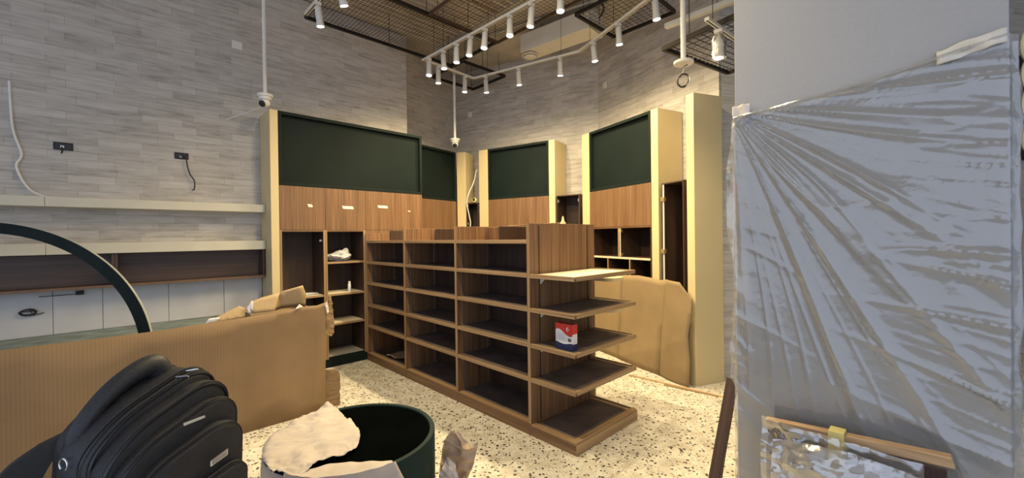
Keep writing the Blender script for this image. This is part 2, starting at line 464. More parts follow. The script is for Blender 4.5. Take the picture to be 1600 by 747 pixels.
for b_ in range(3):
    xa = GX[b_] + (PT if b_ == 0 else PT/2) + .001; xb = GX[b_+1] - (PT if b_ == 2 else PT/2) - .001
    box('plinth', xa, xb, 0.0, .83, 0, .088, wood_x, gd, .002)
    m_ = box('base_mat', xa+.002, xb-.002, .05, .40, .088, .092, mat_dust, gd, .0005)
    box('base_edge', xa, xb, .0, .05, .0885, .094, wood_edge, gd, .001)
    for sd in (0, 1):
        for z in SH:
            y0, y1 = (0.0, .40) if sd == 0 else (.425, .815)
            s_ = box('shelf', xa, xb, y0+.002, y1, z-.026, z-.004, wood_x, gd, .001)
            ye = (-.002, .018) if sd == 0 else (.80, .82)
            box('shelf_lip', xa, xb, ye[0], ye[1], z-.03, z, wood_edge, s_, .0015)
            box('shelf_mat', xa+.004, xb-.004, min(y0+.02, y1), y1-.01, z-.004, z-.001, mat_dust, s_, 0)
    box('top_deck', xa, xb, .012, .40, 1.452, 1.47, wood_x, gd, .001)
    box('top_rail', xa, xb, -.002, .014, 1.446, 1.476, wood_edge, gd, .0015)
    box('top_back_board', xa, xb, .385, .405, 1.47, 1.59, wood_z, gd, .001)
    box('top_stop', xa+.62*(xb-xa), xa+.62*(xb-xa)+.02, .02, .385, 1.47, 1.585, wood_dark, gd, .001)
    # the strut line inside the bay
    box('shelf_standard', xa+.62*(xb-xa), xa+.62*(xb-xa)+.014, .401, .405, .10, 1.44, rust_w, gd, 0)
# end shelves
EX0, EX1 = 2.799, 3.217; EY1 = .80
for z in SH:
    s_ = box('end_shelf', EX0, EX1, .0, EY1, z-.03, z-.012, wood_x, gd, .001)
    box('rim', EX0, EX1, -.002, .022, z-.031, z, wood_edge, s_, .0015)
    box('rim', EX1-.022, EX1+.001, .0222, EY1-.009, z-.031, z, wood_edge_y, s_, .0015)
    box('rim', EX0, EX1-.02, EY1-.05, EY1-.028, z-.014, z-.004, wood_edge, s_, .001)
    box('rim', EX0, EX1, EY1-.008, EY1+.003, z-.031, z, wood_edge, s_, .001)
    box('slot', EX0, EX1-.02, EY1-.028, EY1-.008, z-.0125, z-.011, black_p, s_, 0)
    box('shelf_mat', EX0+.02, EX1-.022, .022, EY1-.05, z-.012, z-.006, mat_pale if z > 1.2 else mat_dust, s_, 0)
    for yy in (.115, .715):
        mbk = MB().plate([(EX0, z-.032), (EX0, z-.085), (EX0+.008, z-.085), (EX0+.045, z-.045), (EX0+.05, z-.032)], yy, yy+.006)
        mbk.build('shelf_bracket', white_p, s_, fix=True)
s_ = box('end_plinth', EX0, EX1, 0, EY1, 0, .073, wood_x, gd, .001)
box('plinth_face', EX1+.0004, EX1+.006, -.0005, EY1, 0, .0735, wood_edge_y, s_, .001)
box('rim', EX0, EX1, -.001, .045, .074, .089, wood_edge, s_, .0015)
box('rim', EX1-.045, EX1+.001, .0452, EY1-.009, .074, .089, wood_edge_y, s_, .0015)
box('rim', EX0, EX1-.045, EY1-.065, EY1-.03, .074, .085, wood_edge, s_, .001)
box('rim', EX0, EX1, EY1-.008, EY1+.002, .06, .089, wood_edge, s_, .001)
box('slot', EX0, EX1-.04, EY1-.03, EY1-.008, .076, .0775, black_p, s_, 0)
box('shelf_mat', EX0+.03, EX1-.045, .045, EY1-.065, .076, .081, mat_dust, s_, 0)
for yy in (.10, .72):
    st_ = box('slotted_standard', EX0-.001, EX0+.0015, yy+.002, yy+.014, .10, 1.585, wood_dark, gd, 0)
    mbk = MB()
    z = .13
    while z < 1.56:
        mbk.box(EX0+.001, EX0+.0025, yy+.005, yy+.011, z, z+.016); z += .032
    o = mbk.build('slot_row', black_p, st_); o['kind'] = 'stuff'
# rounded shelves on the far long side
for z in (1.10, .83):
    pts = [(2.62, .80), (2.80, .80)] + [(2.80+.16*math.sin(a), .96-.16*math.cos(a)) for a in [PI*t/12 for t in range(0, 7)]] + [(2.96, 1.10), (2.62, 1.10)]
    pts = [(2.50, .833), (2.88, .833)] + [(2.88+.10*math.sin(a*PI/16), .933-.10*math.cos(a*PI/16)) for a in range(1, 9)] + [(2.98, .98)] + [(2.90+.08*math.cos(a*PI/12), .98+.10*math.sin(a*PI/12)) for a in range(1, 7)] + [(2.50, 1.08)]
    MB().prism(pts, z, z+.028).build('rounded_shelf', cream, gd, fix=True)

# ================================================================== wall cabinets
def header(loc, rotz, w, label, z0=2.0913, z1=2.8947, fw=.035):
    t = thing('header_board', label, 'board', (loc[0], loc[1], z0), rotz, 'dark green header boards')
    h = z1-z0
    for (a, b_, c, d) in ((0, w, 0, fw), (0, w, h-fw, h), (0, fw, fw, h-fw), (w-fw, w, fw, h-fw)):
        box('frame_bar', a, b_, 0, .05, c, d, green_f, t, .002)
    box('panel', fw-.002, w-fw+.002, .042, .0495, fw-.002, h-fw+.002, green, t, 0)
    box('light_bead', fw, w-fw, .030, .042, fw, fw+.006, green, t, .001)
    box('return_box', .005, w-.005, .05, .33, .005, h-.005, cream, t, .002)
    return t
def pilaster(loc, rotz, w, d, label, z1=2.895):
    o = box('cream_pilaster', 0, w, 0, d, 0, z1, cream, None, .003, (loc[0], loc[1], 0), rotz)
    return tag(o, label, 'pilaster')
def doors(t, spans, z0, z1, m=None):
    out = []
    for a, b_ in spans:
        out.append(box('door', a+.0015, b_-.0015, 0, .019, z0+.002, z1-.002, m or wood_z, t, .001))
    return out

# --- left run
lp = W(0, -1.035)
pilaster(lp, ANG_V, .079, .405, 'tall cream pilaster next to wall shelves at end of long green board')
lo = W(0, -.954)
t = thing('wall_cabinet_run', 'walnut cabinet run under the long green board with open brown compartments', 'cabinet', lo, ANG_V)
dr = doors(t, [(0, .48), (.48, .963), (.963, 1.369), (1.369, 1.770)], 1.607, 2.091)
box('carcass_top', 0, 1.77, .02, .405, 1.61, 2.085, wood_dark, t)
for d_, xa, xb, za, zb in ((0, .284, .344, 1.862, 1.897), (1, .672, .815, 1.856, 1.893), (2, 1.118, 1.262, 1.884, 1.918), (3, 1.545, 1.59, 1.85, 1.865)):
    mbt = MB().plate([(xa, zb), (xb-.012, zb-.002), (xb, za+.008), (xb-.008, za), (xa+.014, za+.002)], -.0025, -.0005)
    o = mbt.build('tape_label', tape_m, dr[d_], fix=True); o['label'] = 'strip of white masking tape'
for xa, xb in ((0, .02), (.453, .474), (.476, .496), (.93, .955), (1.75, 1.77)):
    pn = box('side_panel', xa, xb, .0, .405, .10, 1.605, wood_dark, t)
    box('edge_band', xa, xb, -.003, .0005, .10, 1.605, wood_edge_z, pn, .0005)
box('rail', .0, .955, -.001, .02, 1.585, 1.606, wood_x, t)
box('back_panel', .02, .955, .385, .40, .1, 1.585, wood_dark, t)
box('blank_front', .957, 1.77, .0, .02, .1, 1.605, wood_z, t)
for xa, xb, zs in ((.02, .453, (.857,)), (.496, .93, (1.23, .855, .505))):
    for z in zs:
        s_ = box('shelf', xa, xb, .004, .385, z-.022, z, wood_dark_x, t)
        box('edge_band', xa, xb, .001, .0045, z-.022, z, wood_edge, s_, .0005)
        box('dust_liner', xa+.01, xb-.01, .012, .37, z, z+.002, mat_dust if z > .9 else mat_pale, s_, 0)
box('plinth', 0, 1.77, .004, .40, 0, .10, green, t)
bt = box('bottom_board', .02, .93, .002, .385, .10, .122, green, t)
box('dust_liner', .50, .925, .012, .37, .122, .124, plain('grey_liner', (.30, .29, .27), .7), bt, 0)
box('green_lining', .4975, .9285, .02, .384, .125, .482, green_f, t, 0) if False else None
hg = MB().lathe([(.012, 0), (.018, .004), (.018, .02), (.006, .03)], 10).build('cup_hinge', metal, t, loc=(.44, .05, 1.47)); 
header(W(0, -.954), ANG_V, 1.776, 'long dark green framed header board above the left cabinet run')

# --- recessed corner part
b2d = Vector((.558, .830)); b2o = Vector((-1.335, 6.218)); b2a = math.atan2(b2d.y, b2d.x)
b2s = b2o - b2d*.06
header(b2s, b2a, .826, 'narrow dark green header board set back beside the long one')
t = thing('corner_cabinet', 'walnut corner cabinet below the narrow set-back green board', 'cabinet', (b2s.x, b2s.y, 0), b2a)
doors(t, [(0, .42), (.42, .826)], 1.607, 2.091)
box('carcass', 0, .826, .02, .34, .1, 2.085, wood_dark, t)
doors(t, [(0, .42), (.42, .826)], .1, 1.605)
box('plinth', 0, .826, .03, .34, 0, .1, green, t)

pa = math.atan2(-.327, .945)
pilaster((-.895, 6.868), pa, .16, .30, 'cream corner pilaster with a white cable hanging down its side')

def cubby(name, a, b_, depth, z1, label, hinges=(), z0=0.0, shelf=()):
    a = Vector(a); b_ = Vector(b_); d = b_-a; w = d.length; ang = math.atan2(d.y, d.x)
    t = thing(name, label, 'cabinet', (a.x, a.y, 0), ang)
    box('side_panel', 0, .014, 0, depth, z0, z1, wood_dark, t)
    box('side_panel', w-.014, w, 0, depth, z0, z1, wood_dark, t)
    box('top_panel', .014, w-.014, 0, depth, z1-.016, z1, wood_cub, t)
    box('back_panel', .014, w-.014, depth-.012, depth, z0, z1-.016, wood_dark, t)
    box('bottom_panel', .014, w-.014, 0.0, depth-.012, z0, z0+.06, wood_dark, t)
    for z in shelf: box('shelf', .014, w-.014, .02, depth-.012, z-.018, z, wood_dark_x, t)
    return t, w
t, w = cubby('corner_cubby', (-.738, 6.80), (-.538, 6.737), .26, 2.06, 'narrow open dark cubby beside the cream corner pilaster', shelf=(1.2,))
for z in (2.0, 1.7): box('hinge', .014, .03, .01, .045, z, z+.04, metal, t)

# --- back middle part
Bd = Vector((.847, -.5315)).normalized(); Bo = Vector((-.37, 6.64)); Ba = math.atan2(Bd.y, Bd.x)
q = Bo - Bd*.178
pilaster(q, Ba, .175, .37, 'cream pilaster left of the middle green board')
header(Bo, Ba, 1.08, 'middle dark green header board on the back wall')
t = thing('middle_cabinet', 'walnut three-door cabinet below the middle green board', 'cabinet', (Bo.x, Bo.y, 0), Ba)
doors(t, [(0, .353), (.353, .73), (.73, 1.08)], 1.607, 2.091)
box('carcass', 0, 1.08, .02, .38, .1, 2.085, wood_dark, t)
doors(t, [(0, .353), (.353, .73), (.73, 1.08)], .1, 1.605)
box('plinth', 0, 1.08, .03, .38, 0, .1, green, t)
q = Bo + Bd*1.083
pilaster(q, Ba, .096, .385, 'cream pilaster right of the middle green board')
t, w = cubby('narrow_cubby', (.646, 6.006), (.946, 5.80), .30, 2.085, 'open dark cubby between two cream pilasters on the back wall', shelf=(1.25,))
box('hinge', .014, .03, .01, .05, 1.66, 1.70, metal, t); box('hinge', w-.03, w-.014, .01, .05, 1.98, 2.02, metal, t); box('hinge', .014, .03, .01, .05, 1.98, 2.02, metal, t)

# --- right angled part
Cd = Vector((.457, -.890)).normalized(); Co = Vector((1.06, 5.65)); Ca = math.atan2(Cd.y, Cd.x)
q = Co - Cd*.163
pilaster(q, Ca, .160, .37, 'cream pilaster left of the green board on the angled wall')
header(Co, Ca, 1.103, 'dark green header board on the angled wall near the covered column')
t = thing('angled_cabinet', 'walnut cabinet with open compartments below the green board on angled wall', 'cabinet', (Co.x, Co.y, 0), Ca)
doors(t, [(0, .30), (.30, .742), (.742, 1.103)], 1.607, 2.091)
box('carcass_top', 0, 1.103, .02, .375, 1.61, 2.085, wood_dark, t)
box('rail', 0, 1.103, -.001, .375, 1.588, 1.605, wood_x, t)
for xa in (0, 1.085): box('side_panel', xa, xa+.018, 0, .375, .1, 1.588, wood_dark, t)
box('back_panel', .018, 1.085, .36, .375, .1, 1.588, wood_dark, t)
for z in (1.235, .90, .55):
    s_ = box('shelf', .018, 1.085, .0, .36, z-.024, z, wood_dark_x, t); box('edge_band', .018, 1.085, -.003, .0005, z-.024, z, mat_pale, s_, .0005)
for xa, za, zb in ((.555, 1.235, 1.588), (.35, .90, 1.211), (.745, .90, 1.211), (.555, .10, .876)):
    d_ = box('divider', xa, xa+.02, .0, .36, za, zb, wood_dark, t); box('edge_band', xa, xa+.02, -.003, .0005, za, zb, wood_edge_z, d_, .0005)
    if za > 1.2:
        box('white_edge', xa+.034, xa+.042, -.004, .006, za, zb, white_p, d_, .001)
        for zz in (za+.01, zb-.05): box('hinge', xa+.02, xa+.05, -.002, .03, zz, zz+.035, brass, d_)
box('plinth', 0, 1.103, .03, .375, 0, .1, green, t)
for x_, z_ in ((.25, 1.47), (.47, 1.14)):
    so = MB().box(x_, x_+.05, .35, .36, z_, z_+.075).build('socket_plate', white_p, t)
q = Co + Cd*1.107
pilaster(q, Ca, .102, .385, 'cream pilaster between the angled green board and the tall open cupboard')
t, w = cubby('tall_cupboard', (1.635, 4.535), (1.752, 4.245), .34, 2.06, 'tall open dark cupboard between two cream pilasters beside the covered column')
box('door_track', .020, .036, -.006, .004, .02, 2.04, white_p, t)
for z in (1.86, 1.30, .7): box('hinge', .004, .05, -.02, .012, z, z+.045, brass, t)
for z in (1.66, 2.0): box('shelf_pin', w-.02, w-.014, .03, .05, z, z+.02, metal, t)
Dd = Vector((.36, -.93)).normalized(); Da = math.atan2(Dd.y, Dd.x)
pilaster((1.760, 4.185), Da, .098, .372, 'tall cream pilaster standing alone at the end of the cabinets')

# ================================================================== left wall shelves and counter
def run_shelf(v0, v1, z0, z1, label, group):
    o = box('wall_shelf', 0, v1-v0, 0, .20, z0, z1, cream_w, None, .003, W(-.212, v0), ANG_V)
    return tag(o, label, 'shelf', group)
run_shelf(-2.66, -1.038, 1.803, 1.886, 'upper thick cream shelf meeting the cream pilaster', 'cream wall shelves')
run_shelf(-5.2, -2.662, 1.803, 1.886, 'upper thick cream shelf further along, with a white cable on it', 'cream wall shelves')
run_shelf(-2.66, -1.038, 1.397, 1.492, 'lower thick cream shelf above brown cubby, meeting the cream pilaster', 'cream wall shelves')
run_shelf(-5.2, -2.662, 1.397, 1.492, 'lower thick cream shelf further along, behind the dark hoop', 'cream wall shelves')
def wall_cubby(v0, v1, label):
    t = thing('hanging_cubby', label, 'cubby', W(-.232, v0, 1.09), ANG_V, 'brown hanging cubbies')
    w = v1-v0
    box('bottom_board', 0, w, 0, .17, 0, .022, wood_cub, t); box('back_panel', .02, w-.02, .155, .17, .022, .30, wood_cub, t)
    box('side_panel', 0, .02, 0, .17, .022, .305, wood_cub, t); box('side_panel', w-.02, w, 0, .17, .022, .305, wood_cub, t)
    box('edge_band', 0, w, -.003, 0, .0, .022, plain('cubby_edge', (.16, .095, .06), .5), t)
wall_cubby(-2.245, -1.045, 'brown open cubby hung under cream shelf, next to the pilaster')
wall_cubby(-3.90, -2.247, 'brown open cubby hung under cream shelf, behind the hoop')
bx_ = W(UW, -2.64)
pts = [-5.2, -4.0, -3.3, -2.64, -2.33, -1.86, -1.40, -1.04]
for a, b_ in zip(pts, pts[1:]):
    o = box('wall_board', .002, b_-a-.002, -.012, -.001, .70, 1.085, panel_w, None, .001, W(UW, a), ANG_V); 
    tag(o, 'pale grey board lining the wall under brown cubbies', 'wall panel', 'pale boards under the cubbies')
ct = thing('low_counter', 'low dark green counter along the left wall with dusty top', 'counter', W(1.12, -4.6), ANG_V)
box('body', 0, 3.08, .02, 1.50, .0, .66, green, ct); box('counter_top', 0, 3.10, 0, 1.51, .662, .70, counter_m, ct)

# hoop arch
hd = Vector((math.cos(math.radians(15)), math.sin(math.radians(15)))); ho = Vector((-2.848, 3.198))
hc = ho + hd*(-.921)
t = thing('arch_hoop', 'dark green curved hoop arch standing on the low counter', 'arch', (hc.x, hc.y, .707), math.radians(15))
a0 = math.asin(.064/1.008); n = 72
vs = []; mb = MB()
for i in range(n+1):
    a = a0 + (PI-2*a0)*i/n
    for r, y in ((1.008, -.05), (1.008, -.024), (.932, -.024), (.932, -.05)): mb.v.append((r*math.cos(a), y, -.064+r*math.sin(a)))
for i in range(n):
    for k in range(4): mb.f.append((i*4+k, i*4+(k+1) % 4, i*4+4+(k+1) % 4, i*4+4+k))
mb.f += [(0, 3, 2, 1), (n*4, n*4+1, n*4+2, n*4+3)]
mb.build('band', hoop_m, t, smooth=True, fix=True)
mb = MB()
for i in range(n+1):
    a = a0 + (PI-2*a0)*i/n
    for r, y in ((1.0115, -.048), (1.0115, -.026), (1.0085, -.026), (1.0085, -.048)): mb.v.append((r*math.cos(a), y, -.064+r*math.sin(a)))
for i in range(n):
    for k in range(4): mb.f.append((i*4+k, i*4+(k+1) % 4, i*4+4+(k+1) % 4, i*4+4+k))
mb.build('lit_edge_strip', plain('lit_edge_paint', (.40, .41, .38), .5), t, smooth=True, fix=True)  # pale colour paints the light caught by the hoop's outer rim

# wall bits on the left wall (local x along v, y into wall, z up)
def onwall(v, z): return W(UW, v, z)
def socket(v, z, w, h, label, tail):
    t = thing('socket_recess', label, 'socket', onwall(v, z), ANG_V, 'open socket recesses')
    for a, b_, c, d in ((0, w, 0, .006), (0, w, h-.006, h), (0, .006, .006, h-.006), (w-.006, w, .006, h-.006)):
        box('rim', a, b_, -.008, -.0005, c, d, black_w, t, .0005)
    box('back_box', .006, w-.006, -.0025, -.0005, .006, h-.006, black_p, t, 0)
    box('terminal', w*.35, w*.55, -.012, -.0025, h*.25, h*.6, metal, t)
    tube('cable', smooth_path(tail), .006, cable_b, t)
socket(-2.62, 2.315, .12, .066, 'open black socket recess with a short cable stub', [(.05, -.006, .03), (.056, -.025, .0), (.05, -.028, -.035)])
socket(-1.795, 2.333, .112, .064, 'open black socket recess with a long dangling black cable', [(.04, -.006, .03), (.085, -.03, .02), (.10, -.03, -.07), (.12, -.03, -.15), (.155, -.03, -.22), (.153, -.03, -.30), (.135, -.03, -.31)])
tag(tube('white_cable', smooth_path([onwall(-2.86, 2.85), onwall(-2.845, 2.46)+.012*DU.to_3d(), onwall(-2.80, 2.25)+.012*DU.to_3d(), onwall(-2.83, 2.14)+.012*DU.to_3d(), onwall(-2.77, 1.97)+.02*DU.to_3d(), onwall(-2.68, 1.90)+.03*DU.to_3d(), onwall(-2.58, 1.893)+.04*DU.to_3d()]), .009, cable_w), 'white cable running down the grey wall onto the upper cream shelf', 'cable')
t = thing('wall_plate', 'small white blank plate high on the left grey wall', 'wall plate', onwall(-1.29, 3.60), ANG_V, 'white wall plates')
box('plate', 0, .10, -.012, -.0005, 0, .085, white_p, t, .003); box('cover', .008, .092, -.015, -.012, .008, .077, white_p, t, .002)
# coil of cable below the cubby
cp = []
for i in range(84):
    a = i*.47; r = .036+.016*noise.noise(Vector((i*.23, 0, 0))); k2 = noise.noise(Vector((i*.11, 4, 0)))
    cp.append(W(UW+.035+.012*k2, -2.78+1.35*r*math.cos(a)+.02*k2, .912+(.55+.5*noise.noise(Vector((i*.09, 9, 0))))*r*math.sin(a)+.012*noise.noise(Vector((i*.15, 7, 2)))))
cp += [W(UW+.03, -2.75, .885), W(UW+.025, -2.69, .90)]
tag(tube('cable_coil', cp, .0035, cable_b), 'tangled coil of dark wire on the pale boards below the cubby', 'cable')
t = thing('mounting_clip', 'small dark bracket on the pale board under brown cubby', 'bracket', W(UW+.013, -2.50, 1.03), ANG_V)
box('plate', 0, .05, -.02, 0, 0, .035, black_w, t); box('bar', -.22, .0, -.012, 0, .004, .010, rust_w, t)

# ================================================================== security cameras and conduits
def sec_cam(x, y, zc, label, lookx):
    t = thing('ceiling_conduit', label[0], 'conduit', (x, y, zc+.05))
    MB().lathe([(.019, .0), (.019, (CEIL-zc-.05)*.55), (.0225, (CEIL-zc-.05)*.55+.001), (.0225, (CEIL-zc-.05)*.55+.05), (.019, (CEIL-zc-.05)*.55+.051), (.019, CEIL-zc-.05)], 14).build('pipe', pvc, t, smooth=True)
    c = thing('security_camera', label[1], 'camera', (x, y, zc), 0, 'white dome cameras')
    MB().lathe([(.072, .02), (.076, .03), (.076, .045), (.060, .0499), (.0, .05)][::-1], 22).build('mount', white_p, c, smooth=True, fix=True)
    MB().lathe([(.0, .02), (.060, .0199), (.062, .01), (.055, -.01), (.0, -.01)], 22).build('collar', white_p, c, smooth=True, fix=True)
    mb = MB(); prof = [(.048*math.sin(PI*i/12)+1e-7*(i in (0, 12)), -.048*math.cos(PI*i/12)-.04) for i in range(13)]
    bl = mb.lathe(prof, 20).build('eyeball', white_p, c, smooth=True, fix=True)
    d = Vector((lookx, -.82, -.45)).normalized(); cc = Vector((0, 0, -.04))
    q = d.to_track_quat('Z', 'Y').to_matrix().to_4x4(); q.translation = cc
    fc = MB().lathe([(.034, .036), (.034, .052), (.03, .055), (.0, .055)], 18).build('lens_ring', black_p, bl, smooth=True, fix=True); fc.matrix_local = q
    fc2 = MB().lathe([(.014, .0551), (.014, .058), (.0, .058)], 14).build('lens', plain('dark_lens', (.01, .012, .03), .08, var=.1), bl, smooth=True, fix=True); fc2.matrix_local = q
sec_cam(-2.60, 4.43, 2.995, ('white ceiling conduit dropping to the camera above the left pilaster', 'white dome camera hanging above the left cream pilaster'), -.25)
sec_cam(-.862, 6.45, 2.975, ('white ceiling conduit dropping to the camera in the back corner', 'white dome camera hanging in the back corner over the corner pilaster'), .05)
t = thing('ceiling_conduit', 'white ceiling conduit ending in a round plate with coiled black wire', 'conduit', (1.290, 3.10, 2.765))
MB().lathe([(.019, .02), (.019, CEIL-2.765)], 14).build('pipe', pvc, t, smooth=True)
MB().lathe([(.066, 0), (.070, .004), (.070, .02), (.03, .028), (.0, .028)], 24).build('round_plate', white_p, t, smooth=True, fix=True)
cp = [(.03, 0, -.005), (.0, 0, -.02), (-.012, -.01, -.06), (-.03, -.01, -.10)]
for i in range(40):
    a = PI*.75 + i*.42; r = .042 - .006*math.sin(i*.9)
    cp.append((-.008+r*math.cos(a), -.012+.006*math.sin(i), -.125+r*1.1*math.sin(a)))
tube('coiled_wire', smooth_path(cp, 2), .0035, cable_b, t)
tag(tube('thin_cable', smooth_path([W(UW+.02, -1.36, 2.80), W(UW+.03, -1.28, 2.845), W(-.3, -1.20, 2.88), W(-.06, -1.09, 2.92)]), .005, cable_w), 'thin white cable from wall to the camera above the left pilaster', 'cable')

# wall plates on back walls
for a, d, s, z, lab in ((Vector((-.158, 6.98)), Bd, -.67, 3.60, 'small white plate high on the back wall near the corner'), (Vector((1.416, 5.833)), Cd, -.15, 3.59, 'small white plate high on the angled wall near the crease')):
    p = a + d*s
    t = thing('wall_plate', lab, 'wall plate', (p.x-.006*(-d.y)*0, p.y, z), math.atan2(d.y, d.x), 'white wall plates')
    box('plate', 0, .075, -.03, -.012, 0, .085, white_p, t, .003); box('cover', .008, .067, -.033, -.03, .008, .077, white_p, t, .002)

# ================================================================== ceiling: mesh rafts, tracks, spots
def raft(u0, u1, v0, v1, z, pitch, label, m=black_w, wire=.0016):
    t = thing('mesh_raft', label, 'mesh panel', W(u0, v0, z), ANG_V, 'black wire mesh ceiling rafts')
    w = v1-v0; d = u1-u0                        # local x = v, local y = -u
    fr = .014 if m is black_w else .009
    for a in ((0, w, -fr, fr), (0, w, -d-fr, -d+fr), (-fr, fr, -d, 0), (w-fr, w+fr, -d, 0)):
        box('frame_bar', a[0], a[1], a[2], a[3], -.018, .018, m, t, .001)
    mb = MB(); x = pitch
    while x < w: mb.box(x-wire, x+wire, -d, 0, -wire, wire); x += pitch
    y = pitch
    while y < d: mb.box(0, w, -y-wire, -y+wire, -wire, wire); y += pitch
    o = mb.build('wire_grid', m, t); o['kind'] = 'stuff'
    for x in (.08, w*.5, w-.08):
        for y in (-.05, -d+.05): tube('hanger_rod', [(x, y, 0), (x, y, CEIL-z)], .0035, black_w, t, 5)
    return t
raft(0.0, .98, -.66, 1.33, 4.0, .042, 'large fine black mesh raft over the long green board')
raft(.99, 2.45, .33, 1.35, 4.0, .05, 'brownish mesh raft over the island shelving', rust_w)
raft(-.55, .235, 1.36, 2.18, 4.0, .05, 'small mesh raft in the back corner over the corner pilaster')
raft(2.09, 2.88, 1.55, 2.33, 4.0, .062, 'mesh raft in front of the white duct end')
def raft_xy(a, b_, w, z, pitch, label):
    a = Vector(a); b_ = Vector(b_)
    d = (b_-a); ln = d.length; ang = math.atan2(d.y, d.x)
    t = thing('mesh_raft', label, 'mesh panel', (a.x, a.y, z), ang, 'black wire mesh ceiling rafts')
    fr = .014
    for q in ((0, ln, -fr, fr), (0, ln, w-fr, w+fr), (-fr, fr, 0, w), (ln-fr, ln+fr, 0, w)): box('frame_bar', q[0], q[1], q[2], q[3], -.018, .018, black_w, t, .001)
    mb = MB(); x = pitch
    while x < ln: mb.box(x-.0025, x+.0025, 0, w, -.0025, .0025); x += pitch
    y = pitch
    while y < w: mb.box(0, ln, y-.0025, y+.0025, -.0025, .0025); y += pitch
    o = mb.build('wire_grid', black_w, t); o['kind'] = 'stuff'
    for x in (.22, ln-.08):
        for y in (.05, w-.05): tube('hanger_rod', [(x, y, 0), (x, y, CEIL-z)], .0035, black_w, t, 5)
sc = (3.12-1.5014)/2.4986
raft_xy((2.061*sc, 5.61*sc), (2.90*sc, 4.33*sc), 1.02, 3.12, .066, 'lower mesh raft near the covered column')

def bar_between(name, a, b_, w, h, m, parent=None):
    a = Vector(a); b_ = Vector(b_); d = b_-a; ln = d.length; ang = math.atan2(d.y, d.x)
    o = box(name, 0, ln, -w/2, w/2, 0, h, m, parent, .0015, tuple(a), ang)
    return o
def track(pts, label, drops=True):
    t = thing('light_track', label, 'track', pts[0], 0, 'white lighting tracks')
    p0 = Vector(pts[0])
    for a, b_ in zip(pts, pts[1:]):
        a = Vector(a); b_ = Vector(b_)
        bar_between('rail', a-p0, b_-p0, .034, .024, white_p, t)
        mbx = bar_between('slot', a-p0-Vector((0, 0, .0015)), b_-p0-Vector((0, 0, .0015)), .010, .002, black_p, t)
    if drops:
        tot = [(Vector(a), Vector(b_)) for a, b_ in zip(pts, pts[1:])]
        for a, b_ in tot:
            for f_ in (.15, .85):
                q = a.lerp(b_, f_)-p0; tube('hanger_rod', [q+Vector((0, 0, .02)), (q.x, q.y, CEIL-pts[0][2])], .0025, black_w, t, 5)
    return t
TZ = 3.70
tA = [W(.47, .565, TZ), W(3.3, .66, TZ)]
tB = [W(.49, .60, TZ), W(.425, 1.405, TZ), W(1.938, 1.814, TZ), W(3.36, 1.285, TZ)]
tC = [W(.63, -.857, TZ), W(2.6, -.85, TZ), W(4.2, -.85, TZ)]
track(tA, 'white lighting track over the island with a row of spotlights')
track(tB, 'bent white lighting track following the back and angled walls')
track(tC, 'white lighting track near the left wall')
k_ = (3.03-1.5014)/2.1986
tR = [Vector((2.031*k_, 4.30*k_, 3.03)), Vector((2.74*k_, 4.90*k_, 3.03))]
track(tR, 'short white lighting track beside the covered column holding a bagged spotlight')
lamp_data = bpy.data.lights.new('spot_lamp', 'SPOT')
lamp_data.energy = SPOT_W; lamp_data.color = SPOT_COL; lamp_data.spot_size = math.radians(166); lamp_data.spot_blend = 1.0; lamp_data.shadow_soft_size = .025
me_ad = MB().box(-.014, .014, -.03, .03, -.028, 0).mesh('adapter', bevel=.002)
me_arm = MB().lathe([(.007, -.05), (.007, -.026)], 8).mesh('stem', True)
me_house = MB().lathe([(.0, .0), (.026, -.001), (.030, -.006), (.030, -.13), (.037, -.160), (.037, -.176), (.033, -.176), (.031, -.164), (.0, -.164)], 18).mesh('housing', True, fix=True)
me_lens = MB().lathe([(.0, -.165), (.030, -.1652), (.0305, -.172), (.0, -.181)], 16).mesh('lens', True, fix=True)
for me, m in ((me_ad, white_p), (me_arm, white_p), (me_house, white_p), (me_lens, lens_m)): me.materials.append(m)
def spot(p, label, tilt=(0, 0), rotz=0.0, group='white track spotlights', power=1.0):
    t = thing('track_spotlight', label, 'spotlight', p, rotz, group)
    link('adapter', me_ad, None, t); link('stem', me_arm, None, t)
    R_ = Matrix.Rotation(tilt[0], 4, 'X') @ Matrix.Rotation(tilt[1], 4, 'Y')
    R_.translation = Vector((0, 0, -.045))
    h = link('housing', me_house, None, t); h.matrix_local = R_
    l = link('lens', me_lens, None, h)
    ld = lamp_data
    if power != 1.0:
        ld = lamp_data.copy(); ld.energy = SPOT_W*power
    lo_ = bpy.data.objects.new('spot_lamp', ld); C.objects.link(lo_); lo_.parent = h; lo_.location = (0, 0, -.19)
    return t
def along(tr, seg, s): return Vector(tr[seg]).lerp(Vector(tr[seg+1]), s)
LA = W(1, .6, TZ)
ORD = ('first', 'second', 'third', 'fourth', 'fifth', 'sixth', 'seventh', 'eighth')
for i, u_ in enumerate((.60, .89, 1.14, 1.385, 1.625, 1.99, 2.28, 2.62)):
    s = (u_-.47)/2.83
    spot(along(tA, 0, s), ORD[i] + ' white spotlight along the straight island track from the long green board', (random.uniform(-.12, .05), random.uniform(-.12, .12)), ANG_U, power=(.55, .65, .75, .85, 1.0, 1.0, 1.0, 1.0)[i])
for i, (seg, s, dirz) in enumerate(((0, .235, ANG_V), (0, .80, ANG_V), (1, .13, Ba), (1, .46, Ba), (1, .84, Ba), (2, .19, Ca), (2, .49, Ca), (2, .84, Ca))):
    spot(along(tB, seg, s), ORD[i] + ' white spotlight along the bent track from the long green board', (.10 if seg else 0.0, random.uniform(-.05, .05)), dirz, power=(.6, .6, .75, .8, .8, .85, .8, .8)[i])
